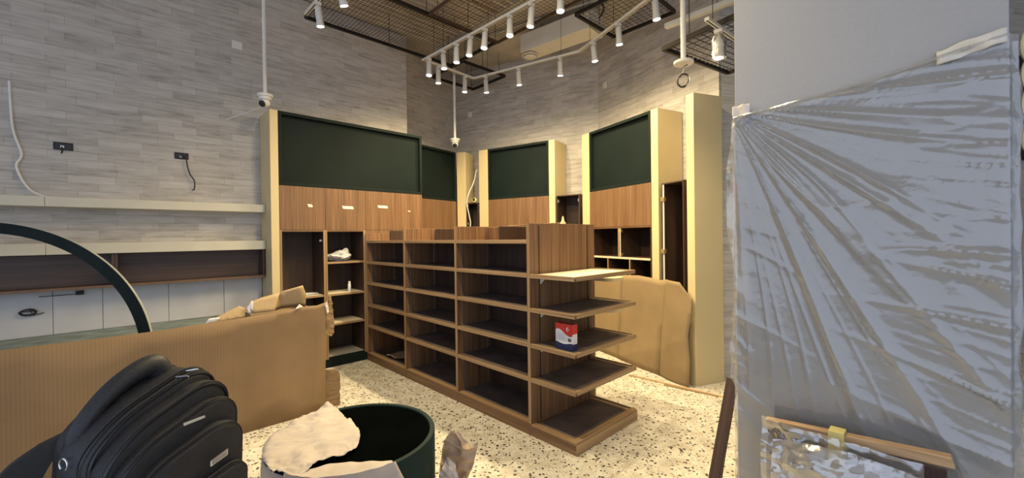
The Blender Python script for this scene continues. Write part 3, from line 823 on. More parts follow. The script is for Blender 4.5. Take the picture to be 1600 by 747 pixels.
for i, (g, s, tl, pw) in enumerate(((0, .165, .15, .35), (0, .41, .3, .5), (0, .68, .4, 1.3), (0, .95, .45, 1.5), (1, .30, .30, .8), (1, .75, .15, .4))): spot(along(tC, g, s), ORD[i] + ' white spotlight along the left wall track from the wall', (tl, .05), ANG_U, power=pw)
rp = along(tR, 0, .30)
st_ = spot(rp, 'white spotlight wrapped in a clear plastic bag beside the covered column', (0, .05), ANG_V, group='bagged spotlight')
mb = MB(); nn = 18
for j in range(9):
    z = -.05 - .17*j/8; r = .034+.016*math.sin(min(1, j/3)*PI/2)
    for i in range(nn):
        a = 2*PI*i/nn; rr = r*(1+.16*noise.noise(Vector((math.cos(a)*2, math.sin(a)*2, j*.8))))
        mb.v.append((rr*math.cos(a), rr*math.sin(a), z))
for j in range(8):
    for i in range(nn): mb.f.append((j*nn+i, j*nn+(i+1) % nn, (j+1)*nn+(i+1) % nn, (j+1)*nn+i))
mb.build('dust_bag', bagfilm, st_, smooth=True)

# duct with round diffuser
da_ = ANG_U + math.radians(7)
t = thing('air_duct', 'white rectangular air duct box with round diffuser under the soffit', 'duct', W(.98, 1.775, 4.0), da_)
DL = 1.02
MB().prism([(0, 0), (DL, 0), (DL, .30), (0, .30)], 0, .235).build('duct_body', white_d, t, bevel=.006, fix=True)
MB().prism([(DL-.015, -.02), (DL+.05, -.02), (DL+.05, .32), (DL-.015, .32)], -.015, .25).build('end_flange', white_d, t, bevel=.008, fix=True)
dm = MB().lathe([(.075, 0.01), (.075, -.012), (.11, -.018), (.112, -.026), (.098, -.03), (.0, -.03)], 26).build('diffuser', white_d, t, loc=(.07, .13, 0), smooth=True, fix=True)
MB().lathe([(.085, -.034), (.088, -.038), (.07, -.052), (.0, -.052)], 26).build('diffuser_disc', white_d, dm, smooth=True, fix=True)
MB().lathe([(.093, -.0305), (.093, -.034), (.0, -.034)], 26).build('grille_ring', black_p, dm, smooth=True, fix=True)
for x in (.25, .85): tube('hanger_rod', [(x, .15, .2), (x, .15, .44)], .004, black_w, t, 5)
# white cable channel
kb = (3.60-1.5014)/2.4986
a = Vector((1.897*kb, 5.072*kb, 3.60)); b_ = Vector((2.446*kb, 4.505*kb, 3.60)); b2_ = a+(b_-a)*2.2
t = thing('lamp_batten', 'white batten channel hung in front of the angled wall by the column', 'batten', a, math.atan2(b_.y-a.y, b_.x-a.x))
ln = (b2_-a).length
box('channel', 0, ln, -.03, .03, 0, .045, white_p, t, .003); box('diffuser_strip', .15, ln, -.012, .012, -.006, 0, cream_w, t)
for x in (.18, .5): tube('hanger_rod', [(x, 0, .04), (x, 0, CEIL-3.60)], .003, black_w, t, 5)
# perforated cable trays
def tray(u, v0, v1, z, label):
    t = thing('cable_tray', label, 'cable tray', W(u, v0, z), ANG_V, 'perforated cable trays')
    w = v1-v0; mb = MB()
    x = 0
    mb.box(0, w, -.05, -.046, 0, .035); mb.box(0, w, .046, .05, 0, .035)
    while x < w: mb.box(x, x+.022, -.046, .046, 0, .003); x += .04
    mb.box(0, w, -.012, .012, 0, .0028)
    o = mb.build('perforated_bed', tray_m, t); o['kind'] = 'stuff'
    for x in (.1, w-.1): tube('hanger_rod', [(x, 0, 0), (x, 0, CEIL-z)], .003, black_w, t, 5)
tray(1.22, -.6, 1.15, 4.22, 'perforated bronze cable tray above the brownish mesh raft')
tray(1.75, -.3, 1.25, 4.22, 'perforated bronze cable tray further from the left wall')
tray(.55, -.45, 1.1, 4.24, 'perforated bronze cable tray above the large mesh raft')
tag(tube('hanging_cable', smooth_path([W(2.28, 1.66, 4.35), W(2.25, 1.76, 4.2), W(2.3, 1.80, 4.08), W(2.20, 1.86, 4.03)]), .011, cable_b), 'thick black cable looping down beside the white duct end', 'cable')
tag(tube('ceiling_pipe', [W(.3, 1.55, 4.33), W(3.2, 2.25, 4.33)], .016, slab_m), 'thin pipe running along the soffit behind the white duct', 'pipe')

# ================================================================== column with plastic
P1 = Vector((1.079, 2.007)); CW = .85
co = box('column', 0, CW, 0, .85, 0, CEIL, stone_w, None, .004, (P1.x, P1.y, 0), ANG_U); struct(co)
ps = thing('plastic_sheet', 'translucent white plastic sheet taped around the grey column', 'plastic sheet', (P1.x, P1.y, 0), ANG_U)
def top_edge(x): return 2.058 + .098*(x/CW) - .015*math.sin(PI*x/CW)
def ridged(p, k=2.4, e=2.5): return max(0.0, 1-abs(noise.noise(p))*k)**e
def fold(x, z):
    # folds fan out from the tape at the upper left and gather at the right edge
    dx = x+.03; dz = 2.10-z
    ph = math.atan2(dz, dx); r = math.hypot(dx, dz)
    a1 = ridged(Vector((ph*7.5, r*.55, 1.7)), 3.2, 2.0)
    a2 = ridged(Vector((ph*19, r*.8, 7.1)), 3.0, 2.5)
    g = max(0.0, min(1.0, (x-.30)/.55))
    sg = z*6.5 + 2.2*(x-CW)*(.6+.5*noise.noise(Vector((z*1.5, 0, 4))))
    b1 = ridged(Vector((sg, x*.9, 11.3)), 4.0, 3.0)
    b2 = ridged(Vector((sg*2.6, x*1.4, 15.9)), 4.0, 3.0)
    gl = max(0.0, 1-x/.35)*max(0.0, min(1.0, dz*1.5))
    c1 = ridged(Vector((z*9+x*5, x*2, 21.0)), 3.0, 2.5)
    amp = min(1.0, .25+r*1.1)*(1-.45*g)
    return .004 + .017*a1*amp + .004*a2*amp*min(1, r*.9) + .013*b1*g + .006*b2*g*g + .006*c1*gl + .005*noise.noise(Vector((x*4, z*4, 8)))
def shf(a, b_):
    x = -.012 + (CW+.034)*a; z = .02 + (top_edge(max(0, min(CW, x)))-.02)*b_
    y = -fold(x, z)-.004
    if x < 0: y += .012
    if x > CW-.004: y += (x-CW+.004)*1.2
    return (x, y, z)
sh = MB().grid(210, 280, shf).build('sheet', sheet_m, ps, smooth=True); 
for a, b_, z, w, h, lab in ((-.005, 0, 2.055, .075, .055, 'left'), (.68, 0, 2.10, .165, .05, 'right')):
    def tp(i, j, a=a, z=z, w=w, h=h): 
        x = a+w*i; return (x, -.016-.006*math.sin(i*9+j*3), z+h*j+.008*noise.noise(Vector((i*4, j*4, a)))+.03*i*(a > .3))
    solidify(MB().grid(14, 5, tp).build('masking_tape', tape_m, ps, smooth=True), .001)
# hem roll along the top
rl = [(x*CW/24, -.018-.004*math.sin(x), top_edge(x*CW/24)-.004) for x in range(25)]
tube('rolled_hem', rl, [.004+.004*abs(math.sin(x*1.7)) for x in range(25)], sheet_m, ps, 8)
# loose edges left and right
def flap(name, pts, seed, amp=.012):
    return sheet(name, pts, sheet_m, ps, 3, amp, 14, .0008, lambda a, b_, n_: (a, .02+n_+.05*abs(a), b_), seed)
flap('loose_flap', [(.0, 2.06), (-.018, 2.03), (-.030, 1.93), (-.008, 1.935), (-.045, 1.86), (-.048, 1.80), (-.020, 1.83), (-.052, 1.62), (-.050, 1.50), (-.028, 1.40), (-.012, 1.33), (.0, 1.32)], 2)
flap('loose_flap', [(.0, 1.22), (-.015, 1.18), (-.034, 1.08), (-.030, 1.02), (-.045, .93), (-.038, .86), (-.042, .80), (-.012, .74), (.0, .70)], 4)
def hemr(i, j):
    z = .05+2.08*j; a = i*PI
    r = .016+.012*noise.noise(Vector((z*6, i*2, 3)))
    return (CW+.006+r*math.sin(a)*1.2, .004+.03*i, z)
MB().grid(8, 90, hemr).build('side_bulge', sheet_m, ps, smooth=True)
# the sheet carries on around both sides of the column
for sx, xx, zt in ((-1, -.004, 2.05), (1, CW+.004, 2.12)):
    def sf(i, j, sx=sx, xx=xx, zt=zt):
        y = .012+.80*i; z = .03+(zt-.03)*j
        n_ = .016*ridged(Vector((z*5+y*2.5, y*1.5, 31+sx)), 3.4, 2.4)+.006*ridged(Vector((z*13, y*3, 37)), 3, 2.4)
        return (xx+sx*n_, y, z)
    MB().grid(50, 110, sf).build('side_sheet', sheet_m, ps, smooth=True)
# cream cable loops on the right side of the column
cp = []
for i in range(90):
    tt = i/89; cp.append((CW+.065+.035*math.cos(tt*26), .03+.02*math.sin(tt*9), 2.17-.42*tt+.05*math.sin(tt*26)))
o = tube('cable_loop', cp, .006, cable_y, None, 6, loc=(P1.x, P1.y, 0)); o.rotation_euler = (0, 0, ANG_U)
tag(o, 'looped cream cable hanging at the far edge of the covered column', 'cable')

# wrapped boards leaning on the column
bo = P1 - DV*.13
bd = thing('wrapped_board_bundle', 'bundle of brown boards and a tan plank in clear plastic wrap against column', 'board bundle', (bo.x, bo.y, 0), ANG_U)
mb = MB(); mb.v = [(.15, 0, .665), (.72, -.01, .70), (.72, .03, .70), (.15, .04, .665), (.15, 0, .695), (.71, -.01, .738), (.71, .03, .738), (.15, .04, .695)]
mb.f = [(3,2,1,0), (4,5,6,7), (0,1,5,4), (1,2,6,5), (2,3,7,6), (3,0,4,7)]
mb.build('tan_plank', plank_m, bd, bevel=.004)
for i, (x0, x1, y, z) in enumerate(((.15, .70, .045, .665), (.155, .69, .07, .64), (.16, .56, -.018, .60))):
    box('brown_board', x0, x1, y, y+.018, 0.0, z, slat_m, bd)
box('yellow_tape', .375, .425, -.0135, .045, .60, .724, tape_y, bd, .002)
def wf(i, j):
    x = .145+.50*i; z = .02+(.715-.02)*j - .02*i*j
    n_ = noise.noise(Vector((x*9, z*9, 2)))*.022 + abs(noise.noise(Vector((x*22, z*24, 6))))*.02
    return (x, -.03-n_-.02*math.sin(PI*i)*math.sin(PI*j), z)
MB().grid(60, 60, wf).build('clear_wrap', wrap_m, bd, smooth=True)
def wf2(i, j):
    x = .20+.62*i; z = .42+.23*j-.03*i+.04*math.sin(PI*i)*j
    n_ = noise.noise(Vector((x*12, z*12, 12)))*.02 + abs(noise.noise(Vector((x*30, z*30, 16))))*.016
    return (x, -.06-n_-.05*math.sin(PI*j), z)
MB().grid(70, 30, wf2).build('clear_wrap', wrap_m, bd, smooth=True)

# slats leaning at the left side of the column
def lean(name, a, b_, w, th, m, label):
    a = Vector(a); b_ = Vector(b_); d = b_-a; ln = d.length
    o = box(name, -w/2, w/2, -th/2, th/2, 0, ln, m, None, .002)
    o.matrix_world = Matrix.Translation(a) @ d.to_track_quat('Z', 'Y').to_matrix().to_4x4()
    return tag(o, label, 'slat', 'slats leaning at the column')
lean('timber_slat', (.915, 2.02, .012), (1.130, 2.145, .755), .055, .022, slat_m, 'brown timber slat leaning against the side of the covered column')
lean('timber_slat', (.985, 2.09, .012), (1.140, 2.19, .62), .025, .02, wood_dark, 'darker slat leaning behind the brown slat by the column')

# ================================================================== cardboard
cb = thing('cardboard_sheet', 'big upright sheet of brown corrugated cardboard in front of the low counter', 'cardboard', W(1.2, 0), ANG_V)
P = [(-4.6, 0), (-.925, 0), (-.922, .36), (-.915, .66), (-.917, .942), (-.99, .925), (-1.07, .93), (-1.17, .917), (-1.45, .902), (-1.75, .89), (-2.03, .880), (-2.4, .880), (-4.6, .90)]
sheet('main_sheet', P, card_x, cb, 3, .006, 1.6, .006, lambda a, b_, n_: (a, -n_, b_), 1)
sheet('torn_flap', jag([(-.912, .66), (-.86, .63), (-.828, .66), (-.832, .80), (-.85, .985), (-.875, .995), (-.872, .93), (-.91, .91)]), card_x, cb, 3, .012, 12, .005, lambda a, b_, n_: (a, .02-n_+.25*(a+.912), b_), 5)
sheet('lower_flap', jag([(-.93, .0), (-.792, .0), (-.785, .25), (-.80, .31), (-.84, .335), (-.90, .345), (-.93, .345)]), card_x, cb, 3, .01, 9, .005, lambda a, b_, n_: (a, .03-n_, b_), 6)
sheet('torn_liner', jag([(-.925, .93), (-.905, .955), (-.89, .86), (-.905, .845)]), tape_m, cb, 2, .008, 20, .001, lambda a, b_, n_: (a, -.012-n_, b_), 7)
sheet('torn_liner', jag([(-1.17, .915), (-1.10, .93), (-1.13, .955)]), tape_m, cb, 2, .008, 20, .001, lambda a, b_, n_: (a, -.012-n_, b_), 8)

bx = thing('torn_carton', 'torn open cardboard box with raised flaps behind the cardboard sheet', 'box', W(1.08, -1.46), ANG_V)
for nm, a in (('side_wall', (0, .46, 0, .006)), ('side_wall', (0, .46, .42, .426)), ('side_wall', (0, .006, .006, .42)), ('side_wall', (.454, .46, .006, .42))):
    box(nm, a[0], a[1], a[2], a[3], 0, .90, card_l, bx, .001)
box('bottom', .006, .454, .006, .42, 0, .006, card_l, bx, .001)
sheet('flap', [(0.02, .90), (.18, .90), (.235, 1.045), (.10, 1.02), (-.01, .985)], card_l, bx, 2, .006, 6, .005, lambda a, b_, n_: (a, .02+(b_-.9)*.35-n_, b_), 11)
sheet('flap', [(.19, .90), (.455, .90), (.452, 1.01), (.42, 1.09), (.24, 1.05)], card_l, bx, 2, .006, 6, .005, lambda a, b_, n_: (a, .12-(b_-.9)*.25-n_, b_), 12)
sheet('flap', [(.18, .90), (.27, .90), (.30, 1.03), (.235, 1.045)], card_p, bx, 2, .004, 6, .005, lambda a, b_, n_: (a, .03+(a-.18)*1.2-n_, b_), 13)
sheet('flap', [(-.26, .86), (-.03, .88), (-.02, .94), (-.06, .965), (-.16, .925), (-.25, .885)], card_l, bx, 2, .006, 6, .005, lambda a, b_, n_: (a, .05+(b_-.9)*.6-n_, b_), 14)
sheet('white_liner', [(-.02, .95), (.02, 1.005), (.028, .99), (.02, .91), (-.005, .90)], white_c, bx, 2, .01, 15, .002, lambda a, b_, n_: (a, .03-n_, b_), 15)
sheet('white_liner', [(-.30, .86), (-.22, .86), (-.20, .90), (-.27, .90)], white_c, bx, 2, .01, 15, .002, lambda a, b_, n_: (a, .03-n_, b_), 16)

ca = Vector((1.131, 5.376)); cbv = Vector((1.716, 4.068)); cda = math.atan2(cbv.y-ca.y, cbv.x-ca.x)
cs = thing('leaning_cardboard', 'creased tan cardboard leaning against the angled cabinet fronts', 'cardboard', (ca.x, ca.y, 0), cda)
def cl(a, b_, n_): return (a, .045*b_ + n_ , b_)
sheet('panel', [(-.25, 0), (.33, 0), (.36, .5), (.39, 1.02), (-.2, .99)], card_p, cs, 3, .004, 3, .005, cl, 21)
sheet('panel', [(.332, 0), (1.03, 0), (1.06, .5), (1.115, 1.03), (1.02, 1.015), (.9, 1.028), (.70, 1.04), (.392, 1.02), (.362, .5)], card_p, cs, 3, .004, 3, .005, lambda a, b_, n_: (a, .045*b_+n_-.02*math.sin((a-.33)/.75*PI), b_), 22)
sheet('panel', [(1.032, 0), (1.43, .0), (1.435, .25), (1.415, .5), (1.44, .70), (1.45, .86), (1.31, 1.02), (1.117, 1.03), (1.062, .5)], card_p, cs, 3, .005, 3, .005, lambda a, b_, n_: (a, .04*b_+n_-.03*math.sin((a-1.03)/.42*PI), b_), 23)
a = Vector((1.239, 4.442, 0)); b_ = Vector((1.976, 3.756, 0)); d = b_-a
o = box('floor_strip', 0, d.length, -.012, .012, 0, .012, plank_m, None, .001, a, math.atan2(d.y, d.x)); tag(o, 'thin pale wooden strip lying on the terrazzo floor', 'strip')
o = box('floor_strip', 0, .5, -.02, .02, 0, .008, card_p, None, .001, (1.50, 4.15, 0), math.atan2(d.y, d.x)+.08); tag(o, 'short flat cardboard strip on the floor before the leaning cardboard', 'strip')

# ================================================================== drum and paper
dc = Vector((-.880, 2.297)); DR = .432; DZ = .42
dt = thing('round_drum', 'dark green round open drum wrapped with torn kraft paper', 'drum', (dc.x, dc.y, 0))
MB().lathe([(DR-.03, DZ-.008), (DR-.026, DZ), (DR-.003, DZ), (DR, DZ-.004), (DR, .004), (DR-.004, 0)], 72).build('shell', drum_m, dt, smooth=True, fix=False)
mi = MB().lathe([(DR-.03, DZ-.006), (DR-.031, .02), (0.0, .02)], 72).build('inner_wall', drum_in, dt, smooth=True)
def polar(a, r): return (r*math.cos(math.radians(a)), r*math.sin(math.radians(a)))
# lid of paper over the left half of the opening
cov = [polar(a, DR*1.03) for a in range(132, 262, 10)] + [(-.063, -.424), (-.088, -.408), (-.073, -.362), (-.07, -.324), (-.02, -.279), (.031, -.251), (.075, -.19), (.053, -.069), (-.005, .06), (-.102, .17), (-.218, .292)]
def dlift(a, b_):
    r = math.hypot(a, b_)
    return .012 - .05*max(0, (r-DR*.98))*3 + .035*math.exp(-((a+.29)**2+(b_-.33)**2)/.003)
sheet('paper_lid', cov, paper_m, dt, 4, .022, 11, .0012, lambda a, b_, n_: (a, b_, DZ+n_+.002), 31, lift=dlift)
def skirt(a0, a1, zlo, seed, flare=.03, zt=.0):
    def fn(i, j):
        a = math.radians(a0+(a1-a0)*i); n_ = noise.noise(Vector((a*4, j*3, seed)))
        r = DR+.008+flare*(1-j)+.02*abs(n_)*(1-j*.6); z = DZ+zt-(DZ-zlo-.05*n_)*(1-j)
        return (r*math.cos(a), r*math.sin(a), z+.004)
    return solidify(MB().grid(40, 12, fn).build('paper_skirt', paper_m, dt, smooth=True), .0012)
skirt(128, 262, .05, 41)
# strip folded over the front rim
def fr_(i, j):
    a = math.radians(248+66*i+10*i*max(0, j-.5)); n_ = noise.noise(Vector((a*5, j*2, 51)))
    e = math.sin(PI*i)
    if j < .5:
        q = j/.5; r = DR-.10*e*(1-q)-.02+.02*q; z = DZ+.010+.012*q*e+.012*n_
    else:
        q = (j-.5)/.5; r = DR+.012+.05*q+.02*abs(n_); z = DZ+.02-.30*q*(.4+.6*e)
    return (r*math.cos(a), r*math.sin(a), z)
solidify(MB().grid(44, 18, fr_).build('paper_fold', paper_m, dt, smooth=True), .0012)
tag(sheet('crumpled_paper', [(-.10, .0), (.06, .0), (.05, .12), (.095, .22), (.125, .355), (.075, .32), (.01, .39), (-.035, .40), (-.05, .31), (-.08, .34), (-.10, .25), (-.11, .10)], kraft2, None, 4, .07, 7, .0015, lambda a, b_, n_: (a, n_*1.0, max(.003, b_)), 61, (-.325, 2.36, 0), -.1, False), 'crumpled brown kraft paper standing beside the dark drum', 'paper')
tag(sheet('crumpled_paper', [(-.05, .0), (.10, .0), (.12, .14), (.07, .30), (.03, .34), (-.02, .24), (-.05, .12)], paper_m, None, 3, .05, 9, .0015, lambda a, b_, n_: (a, n_, max(.003, b_)), 63, (-.385, 2.20, 0), -.15, False), 'pale crumpled paper in front of the brown crumpled paper by the drum', 'paper')

# ================================================================== backpack on a carton
bk_o = Vector((-1.10, 1.275)); BX = Vector((.34, .94)).normalized(); bka = math.atan2(BX.y, BX.x)
BZ = .582
ctn = thing('closed_carton', 'closed cardboard carton under the black backpack', 'box', (bk_o.x, bk_o.y, 0), bka)
box('body', -.24, .24, -.22, .20, 0, BZ-.004, card_x, ctn, .004); box('packing_tape', -.24, .24, -.03, .03, BZ-.004, BZ-.003, tape_y, ctn, 0)
bp = thing('backpack', 'black nylon backpack with zipped pockets and a padded handle', 'backpack', (bk_o.x, bk_o.y, BZ), bka)
def arch(w, h, r, n=10, zb=0.0):
    """rounded-top outline in xz, counter-clockwise from bottom left"""
    pts = [(-w/2+.03, zb), (w/2-.03, zb), (w/2, zb+.03)]
    for i in range(n+1):
        a = PI/2*i/n; pts.append((w/2-r+r*math.cos(a), h-r*.75+r*.75*math.sin(a)))
    for i in range(n+1):
        a = PI/2+PI/2*i/n; pts.append((-w/2+r+r*math.cos(a), h-r*.75+r*.75*math.sin(a)))
    pts.append((-w/2, zb+.03)); return pts
def puff(name, w, h, r, y0, y1, m, parent, zb=0.0, bulge=.02):
    """padded compartment from y0 (back) to y1 (front, smaller y)"""
    out = arch(w, h, r, 10, zb); cx, cz = 0, (h+zb)/2; mb = MB(); k = len(out)
    prof = [(0.0, .90), (.04, .96), (.14, 1.0), (.5, 1.012), (.86, 1.0), (.95, .965), (1.0, .92), (1.0+bulge*3, .72), (1.0+bulge*5, .4)]
    for t_, s in prof:
        y = y0+(y1-y0)*t_
        for p in out:
            n_ = .0035*noise.noise(Vector((p[0]*14, y*14, p[1]*14)))
            x = cx+(p[0]-cx)*s; z = cz+(p[1]-cz)*s
            mb.v.append((x+n_, y+n_*.8, max(zb, z+n_)))
    for j in range(len(prof)-1):
        for i in range(k): mb.f.append((j*k+i, j*k+(i+1) % k, (j+1)*k+(i+1) % k, (j+1)*k+i))
    mb.f.append(tuple(reversed(range(k)))); mb.f.append(tuple((len(prof)-1)*k+i for i in range(k)))
    return mb.build(name, m, parent, smooth=True, fix=True), out
def zipper(w, h, r, y, parent, zb=0.0, s=1.0, rad=.0045, lo=.18):
    out = [p for p in arch(w, h, r, 12, zb) if p[1] > zb+lo*(h-zb) or False]
    out = sorted(out, key=lambda p: math.atan2(p[0], p[1]-(h+zb)*.45))
    cz = (h+zb)/2
    pts = [(p[0]*s, y, cz+(p[1]-cz)*s) for p in out]
    pts = [(-w/2*s, y, zb+.05)] + pts + [(w/2*s, y, zb+.05)]
    o = tube('zipper', pts, rad, zip_m, parent, 6)
    o2 = tube('piping', [(p[0]*1.012, p[1]+.012, p[2]+.004) for p in pts], rad*.75, cloth2, parent, 6)
    return o
main, _ = puff('main_compartment', .35, .445, .13, .175, .02, cloth2, bp)
zipper(.345, .445, .13, .045, main, 0, 1.012)
zipper(.345, .445, .13, .012, main, 0, .985)
mid, _ = puff('middle_compartment', .345, .420, .13, .022, -.055, cloth_m, bp)
zipper(.345, .420, .13, -.052, mid, 0, .985)
fr1, _ = puff('front_compartment', .34, .375, .12, -.052, -.105, cloth_m, bp)
zipper(.34, .375, .12, -.098, fr1, 0, .985)
fr2, _ = puff('front_pocket', .315, .315, .11, -.10, -.15, cloth_m, bp)
zipper(.315, .315, .11, -.142, fr2, 0, .985)
low, _ = puff('lower_pocket', .30, .19, .06, -.145, -.185, cloth_m, bp)
zipper(.30, .19, .06, -.178, low, 0, .985)
bkp, _ = puff('back_pad', .325, .455, .12, .215, .165, cloth_m, bp, 0.0)
# handle
hp = smooth_path([(-.135, .15, .375), (-.125, .15, .43), (-.07, .15, .48), (.0, .15, .492), (.055, .148, .475), (.085, .14, .43)], 6)
mb = MB(); mb.tube(hp, [.026+.008*math.sin(PI*i/(len(hp)-1)) for i in range(len(hp))], 10)
mb.build('carry_handle', cloth2, bp, smooth=True)
# shoulder strap hanging at the back
mb = MB()
sp_ = smooth_path([(-.11, .215, .40), (-.17, .235, .37), (-.215, .25, .28), (-.235, .255, .15), (-.22, .25, .04), (-.15, .23, .015)], 6)
for i, p in enumerate(sp_):
    for a_, b2 in ((-.075, -.010), (.045, -.010), (.045, .012), (-.075, .012)):
        tt = (sp_[min(i+1, len(sp_)-1)]-sp_[max(i-1, 0)]).normalized(); side = Vector((.93, -.36, 0)); nn_ = tt.cross(side).normalized()
        mb.v.append(tuple(p+side*a_+nn_*b2))
for i in range(len(sp_)-1):
    for k in range(4): mb.f.append((i*4+k, i*4+(k+1) % 4, i*4+4+(k+1) % 4, i*4+4+k))
mb.f += [(0, 3, 2, 1), tuple(len(mb.v)-4+i for i in range(4))]
mb.build('shoulder_strap', cloth_m, bp, smooth=True, bevel=0, fix=True)
# pulls, badge, port
def pull(parent, loc, rot, ln=.045, w=.012):
    mb = MB().plate([(-w/2, 0), (w/2, 0), (w/2*.8, ln), (-w/2*.8, ln)], -.0025, .0025)
    o = mb.build('zip_pull', chrome, parent, bevel=.001, fix=True); o.location = loc; o.rotation_euler = rot; return o
pull(main, (.045, .012, .458), (1.35, .9, 0)); pull(main, (.075, .008, .458), (1.35, .25, 0))
pull(fr1, (-.01, -.112, .372), (.3, 1.45, 0), .055, .010)
pull(fr2, (-.135, -.158, .225), (0, 2.6, 0), .04, .010)
bd_ = box('badge', .03, .085, -.178, -.172, .228, .245, chrome, fr2, .002); box('badge_inset', .036, .079, -.180, -.178, .2315, .2415, plain('badge_print', (.30, .27, .24), .4), bd_, 0)
cp = [(-.1815, .10+.019*math.cos(a), .265+.019*math.sin(a)) for a in [math.radians(25+x*12) for x in range(0, 25)]]
tube('cable_port_ring', [(-.184, .105+.019*math.cos(math.radians(230-x*12)), .365+.019*math.sin(math.radians(230-x*12))) for x in range(0, 25)], .0022, chrome, main, 6)
def slump(x, y, z): return (x + .10*z*.5, y, z*(1+.95*x) if z > 0 else z)
def deform(o):
    for c_ in o.children:
        if c_.location.length > 1e-6: c_.location = slump(*c_.location)
        else:
            for v_ in c_.data.vertices: v_.co = slump(*v_.co)
        deform(c_)
bpy.context.view_layer.update()
deform(bp)
o = sheet('folded_cloth', [(-.08, 0), (.08, 0), (.09, .07), (.03, .11), (-.05, .10), (-.09, .05)], maroon, None, 3, .03, 12, .012, lambda a, b_, n_: (a, n_, b_), 71, (-.775, 1.33, BZ-.004), .3)
tag(o, 'bit of dark maroon cloth beside the black backpack', 'cloth')

# ================================================================== small things
gdm = Matrix.Translation(W(.012, 0)) @ Matrix.Rotation(ANG_U, 4, 'Z')
def on_g(x, y, z): return gdm @ Vector((x, y, z))
# carton of red, white and navy on the third end shelf
cz = SH[2]-.006
ct_ = thing('printed_carton', 'small red, white and navy printed carton on an end shelf', 'carton', on_g(3.0, .055, cz), math.radians(-47))
w, d, h = .155, .055, .185
box('body', 0, w, 0, d, 0, h, white_c, ct_, .001)
wave = [(0, .135)] + [(w*i/12, .135+.016*math.sin(i/12*5.2+.5)-.02*(i/12)) for i in range(1, 13)]
MB().plate(wave+[(w, h-.0005), (0, h-.0005)], -.0010, -.0002).build('red_band', red_m, ct_, fix=True)
low_w = [(w*i/8, .05+.006*math.cos(i*.8)) for i in range(8, -1, -1)]
MB().plate([(0, .0005), (w, .0005)]+low_w, -.0010, -.0002).build('navy_band', navy_m, ct_, fix=True)
box('side_red_band', w+.0002, w+.001, .0, d, .12, h-.0005, red_m, ct_, 0); box('side_navy_band', w+.0002, w+.001, 0, d, .0005, .05, navy_m, ct_, 0)
box('top_print', .002, w-.002, .002, d-.002, h+.0002, h+.001, red_m, ct_, 0)
cr = [(.115+.014*math.cos(a), .152+.014*math.sin(a)) for a in [math.radians(60+x*20) for x in range(0, 13)]] + [(.119+.0105*math.cos(a), .152+.0105*math.sin(a)) for a in [math.radians(290-x*20) for x in range(0, 12)]]
MB().plate(cr, -.0016, -.001).build('crescent_mark', white_c, ct_, fix=True)
stp = []
for i in range(10):
    a = math.radians(90+36*i); r = .0055 if i % 2 == 0 else .0022; stp.append((.126+r*math.cos(a), .152+r*math.sin(a)))
MB().plate(stp, -.0016, -.001).build('star_mark', white_c, ct_, fix=True)
mb = MB()
for i in range(7): mb.box(.012, .10-.012*(i % 3), -.0008, -.0002, .115-.008*i, .1165-.008*i)
mb.build('text_lines', grey_c, ct_)['kind'] = 'stuff'
mb = MB(); x = .115
for i in range(9): wq = .001+.001*(i % 3); mb.box(x, x+wq, -.0008, -.0002, .066, .088); x += wq+.0012
mb.build('barcode', black_p, ct_)['kind'] = 'stuff'
# things in the left cabinets
lm = Matrix.Translation(W(0, -.954)) @ Matrix.Rotation(ANG_V, 4, 'Z')
def on_l(x, y, z): return lm @ Vector((x, y, z))
bm = bmesh.new(); bmesh.ops.create_icosphere(bm, subdivisions=4, radius=1)
for v in bm.verts:
    c_ = v.co.copy(); n_ = 1+.35*noise.noise(c_*1.6)+.22*abs(noise.noise(c_*4.2))
    v.co = Vector((c_.x*.155*n_, c_.y*.11*n_, max(0, (c_.z*.5+.45)*.12*n_*(1+.35*c_.x))))
me = bpy.data.meshes.new('plastic_bag'); bm.to_mesh(me); bm.free()
for p in me.polygons: p.use_smooth = True
me.set_sharp_from_angle(angle=math.radians(24))
tag(link('plastic_bag', me, poly_m, None, on_l(.68, .15, 1.232), ANG_V), 'crumpled grey plastic bag on the top shelf of the left cabinet', 'bag')
t = thing('white_tube', 'small white plastic tube standing on a shelf of the left cabinet', 'bottle', on_l(.785, .09, .857))
MB().lathe([(.018, 0), (.019, .004), (.019, .085), (.016, .092), (.0, .092)], 14).build('body', bottle_m, t, smooth=True, fix=True)
MB().lathe([(.014, .092), (.014, .122), (.0, .123)], 12).build('cap', white_p, t, smooth=True, fix=True)
tag(sheet('loose_papers', [(0, 0), (.22, .02), (.20, .24), (-.02, .2)], white_c, None, 2, .01, 8, .004, lambda a, b_, n_: (a, b_, n_+.012), 81, on_l(.2, .06, .857), ANG_V), 'loose white papers on the shelf left of the plastic bag compartment', 'papers')
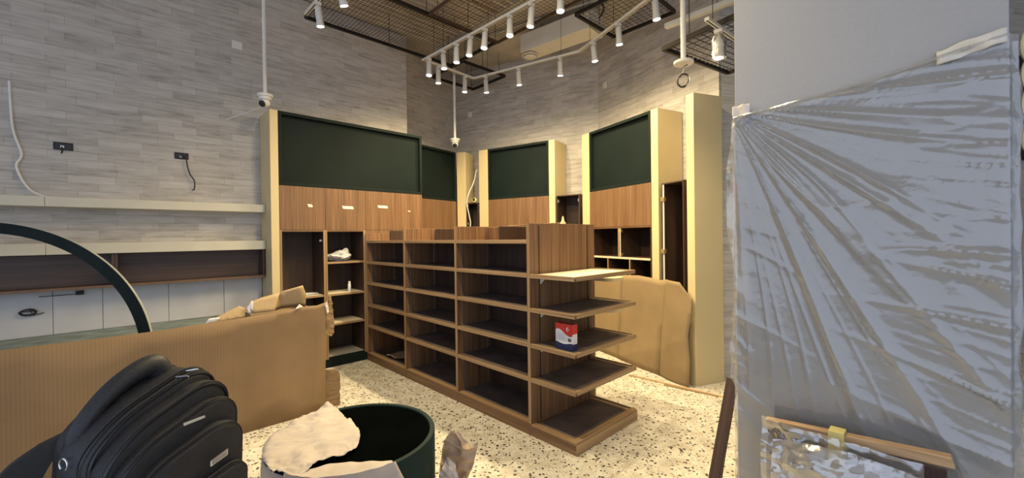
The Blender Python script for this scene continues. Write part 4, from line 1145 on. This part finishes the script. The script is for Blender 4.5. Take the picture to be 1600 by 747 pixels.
# kraft sheet in the lower left bay of the island
o = sheet('kraft_sheet', jag([(0, 0), (.36, -.02), (.44, .06), (.40, .24), (.10, .26), (-.02, .18)]), kraft2, None, 3, .02, 7, .003, lambda a, b_, n_: (a, b_, .02+abs(n_)+.05*max(0, a-.2)/.2), 85, on_g(.40, .05, .098), ANG_U+.12)
tag(o, 'bent brown card lying in the bottom far bay of the island shelving', 'card')
t = thing('paper_roll', 'small white roll standing at the back of the bottom far bay', 'roll', on_g(.87, .30, .098))
MB().lathe([(.006, 0), (.022, 0), (.022, .10), (.006, .10)], 14).build('roll', white_c, t, smooth=True, fix=True)
# bits on top of the island
tag(sheet('card_offcut', [(0, 0), (.55, .02), (.58, .13), (.03, .15)], card_p, None, 2, .010, 5, .004, lambda a, b_, n_: (a, b_, n_+.022), 88, on_g(2.02, .50, 1.585), ANG_U), 'flat cardboard offcut lying on top of the island shelving', 'card')
t = thing('glue_bottle', 'small cream glue bottle standing on top of the island shelving', 'bottle', on_g(2.62, .62, 1.586))
MB().lathe([(.024, 0), (.026, .004), (.026, .03), (.012, .05), (.009, .075), (.004, .09), (.0, .091)], 14).build('bottle', cream, t, smooth=True, fix=True)
box('top_cover', 1.88, 2.77, .42, .83, 1.575, 1.585, wood_x, gd, .001)
box('top_cover', .03, 1.85, .42, .83, 1.50, 1.51, wood_x, gd, .001)
# yellow tape measure and cable in the corner cubby
t = thing('tape_measure', 'yellow tape measure hung at the pilaster left of the middle board', 'tape measure', (-.60, 6.74, 2.065), -.3)
MB().lathe([(.0, -.02), (.034, -.02), (.038, -.014), (.038, .014), (.034, .02), (.0, .02)], 18).build('case', tape_y, t, smooth=True, fix=True).rotation_euler = (PI/2, 0, 0)
t.location.z = 2.10
box('belt_clip', -.02, .02, -.03, -.021, -.015, .03, black_p, t)
tag(tube('hanging_cable', smooth_path([(-.575, 6.94, 2.62), (-.62, 6.86, 2.40), (-.70, 6.79, 2.20), (-.725, 6.775, 2.05), (-.69, 6.77, 1.85), (-.67, 6.77, 1.72), (-.70, 6.77, 1.58)]), .008, cable_w), 'white cable hanging down in front of the corner cubby', 'cable')
# black board on the right wall
rd = Vector((5.4, .99)).normalized(); p = Vector((2.20, 4.36))+rd*3.55
t = thing('wall_board_sign', 'black framed board on the far wall right of the column', 'board', (p.x, p.y, 2.35), math.atan2(rd.y, rd.x))
box('panel', 0, 1.2, -.05, -.012, 0, 1.25, black_p, t); 
for q_ in ((0, 1.2, 0, .04), (0, 1.2, 1.21, 1.25)): box('frame_bar', q_[0], q_[1], -.06, -.05, q_[2], q_[3], black_w, t)
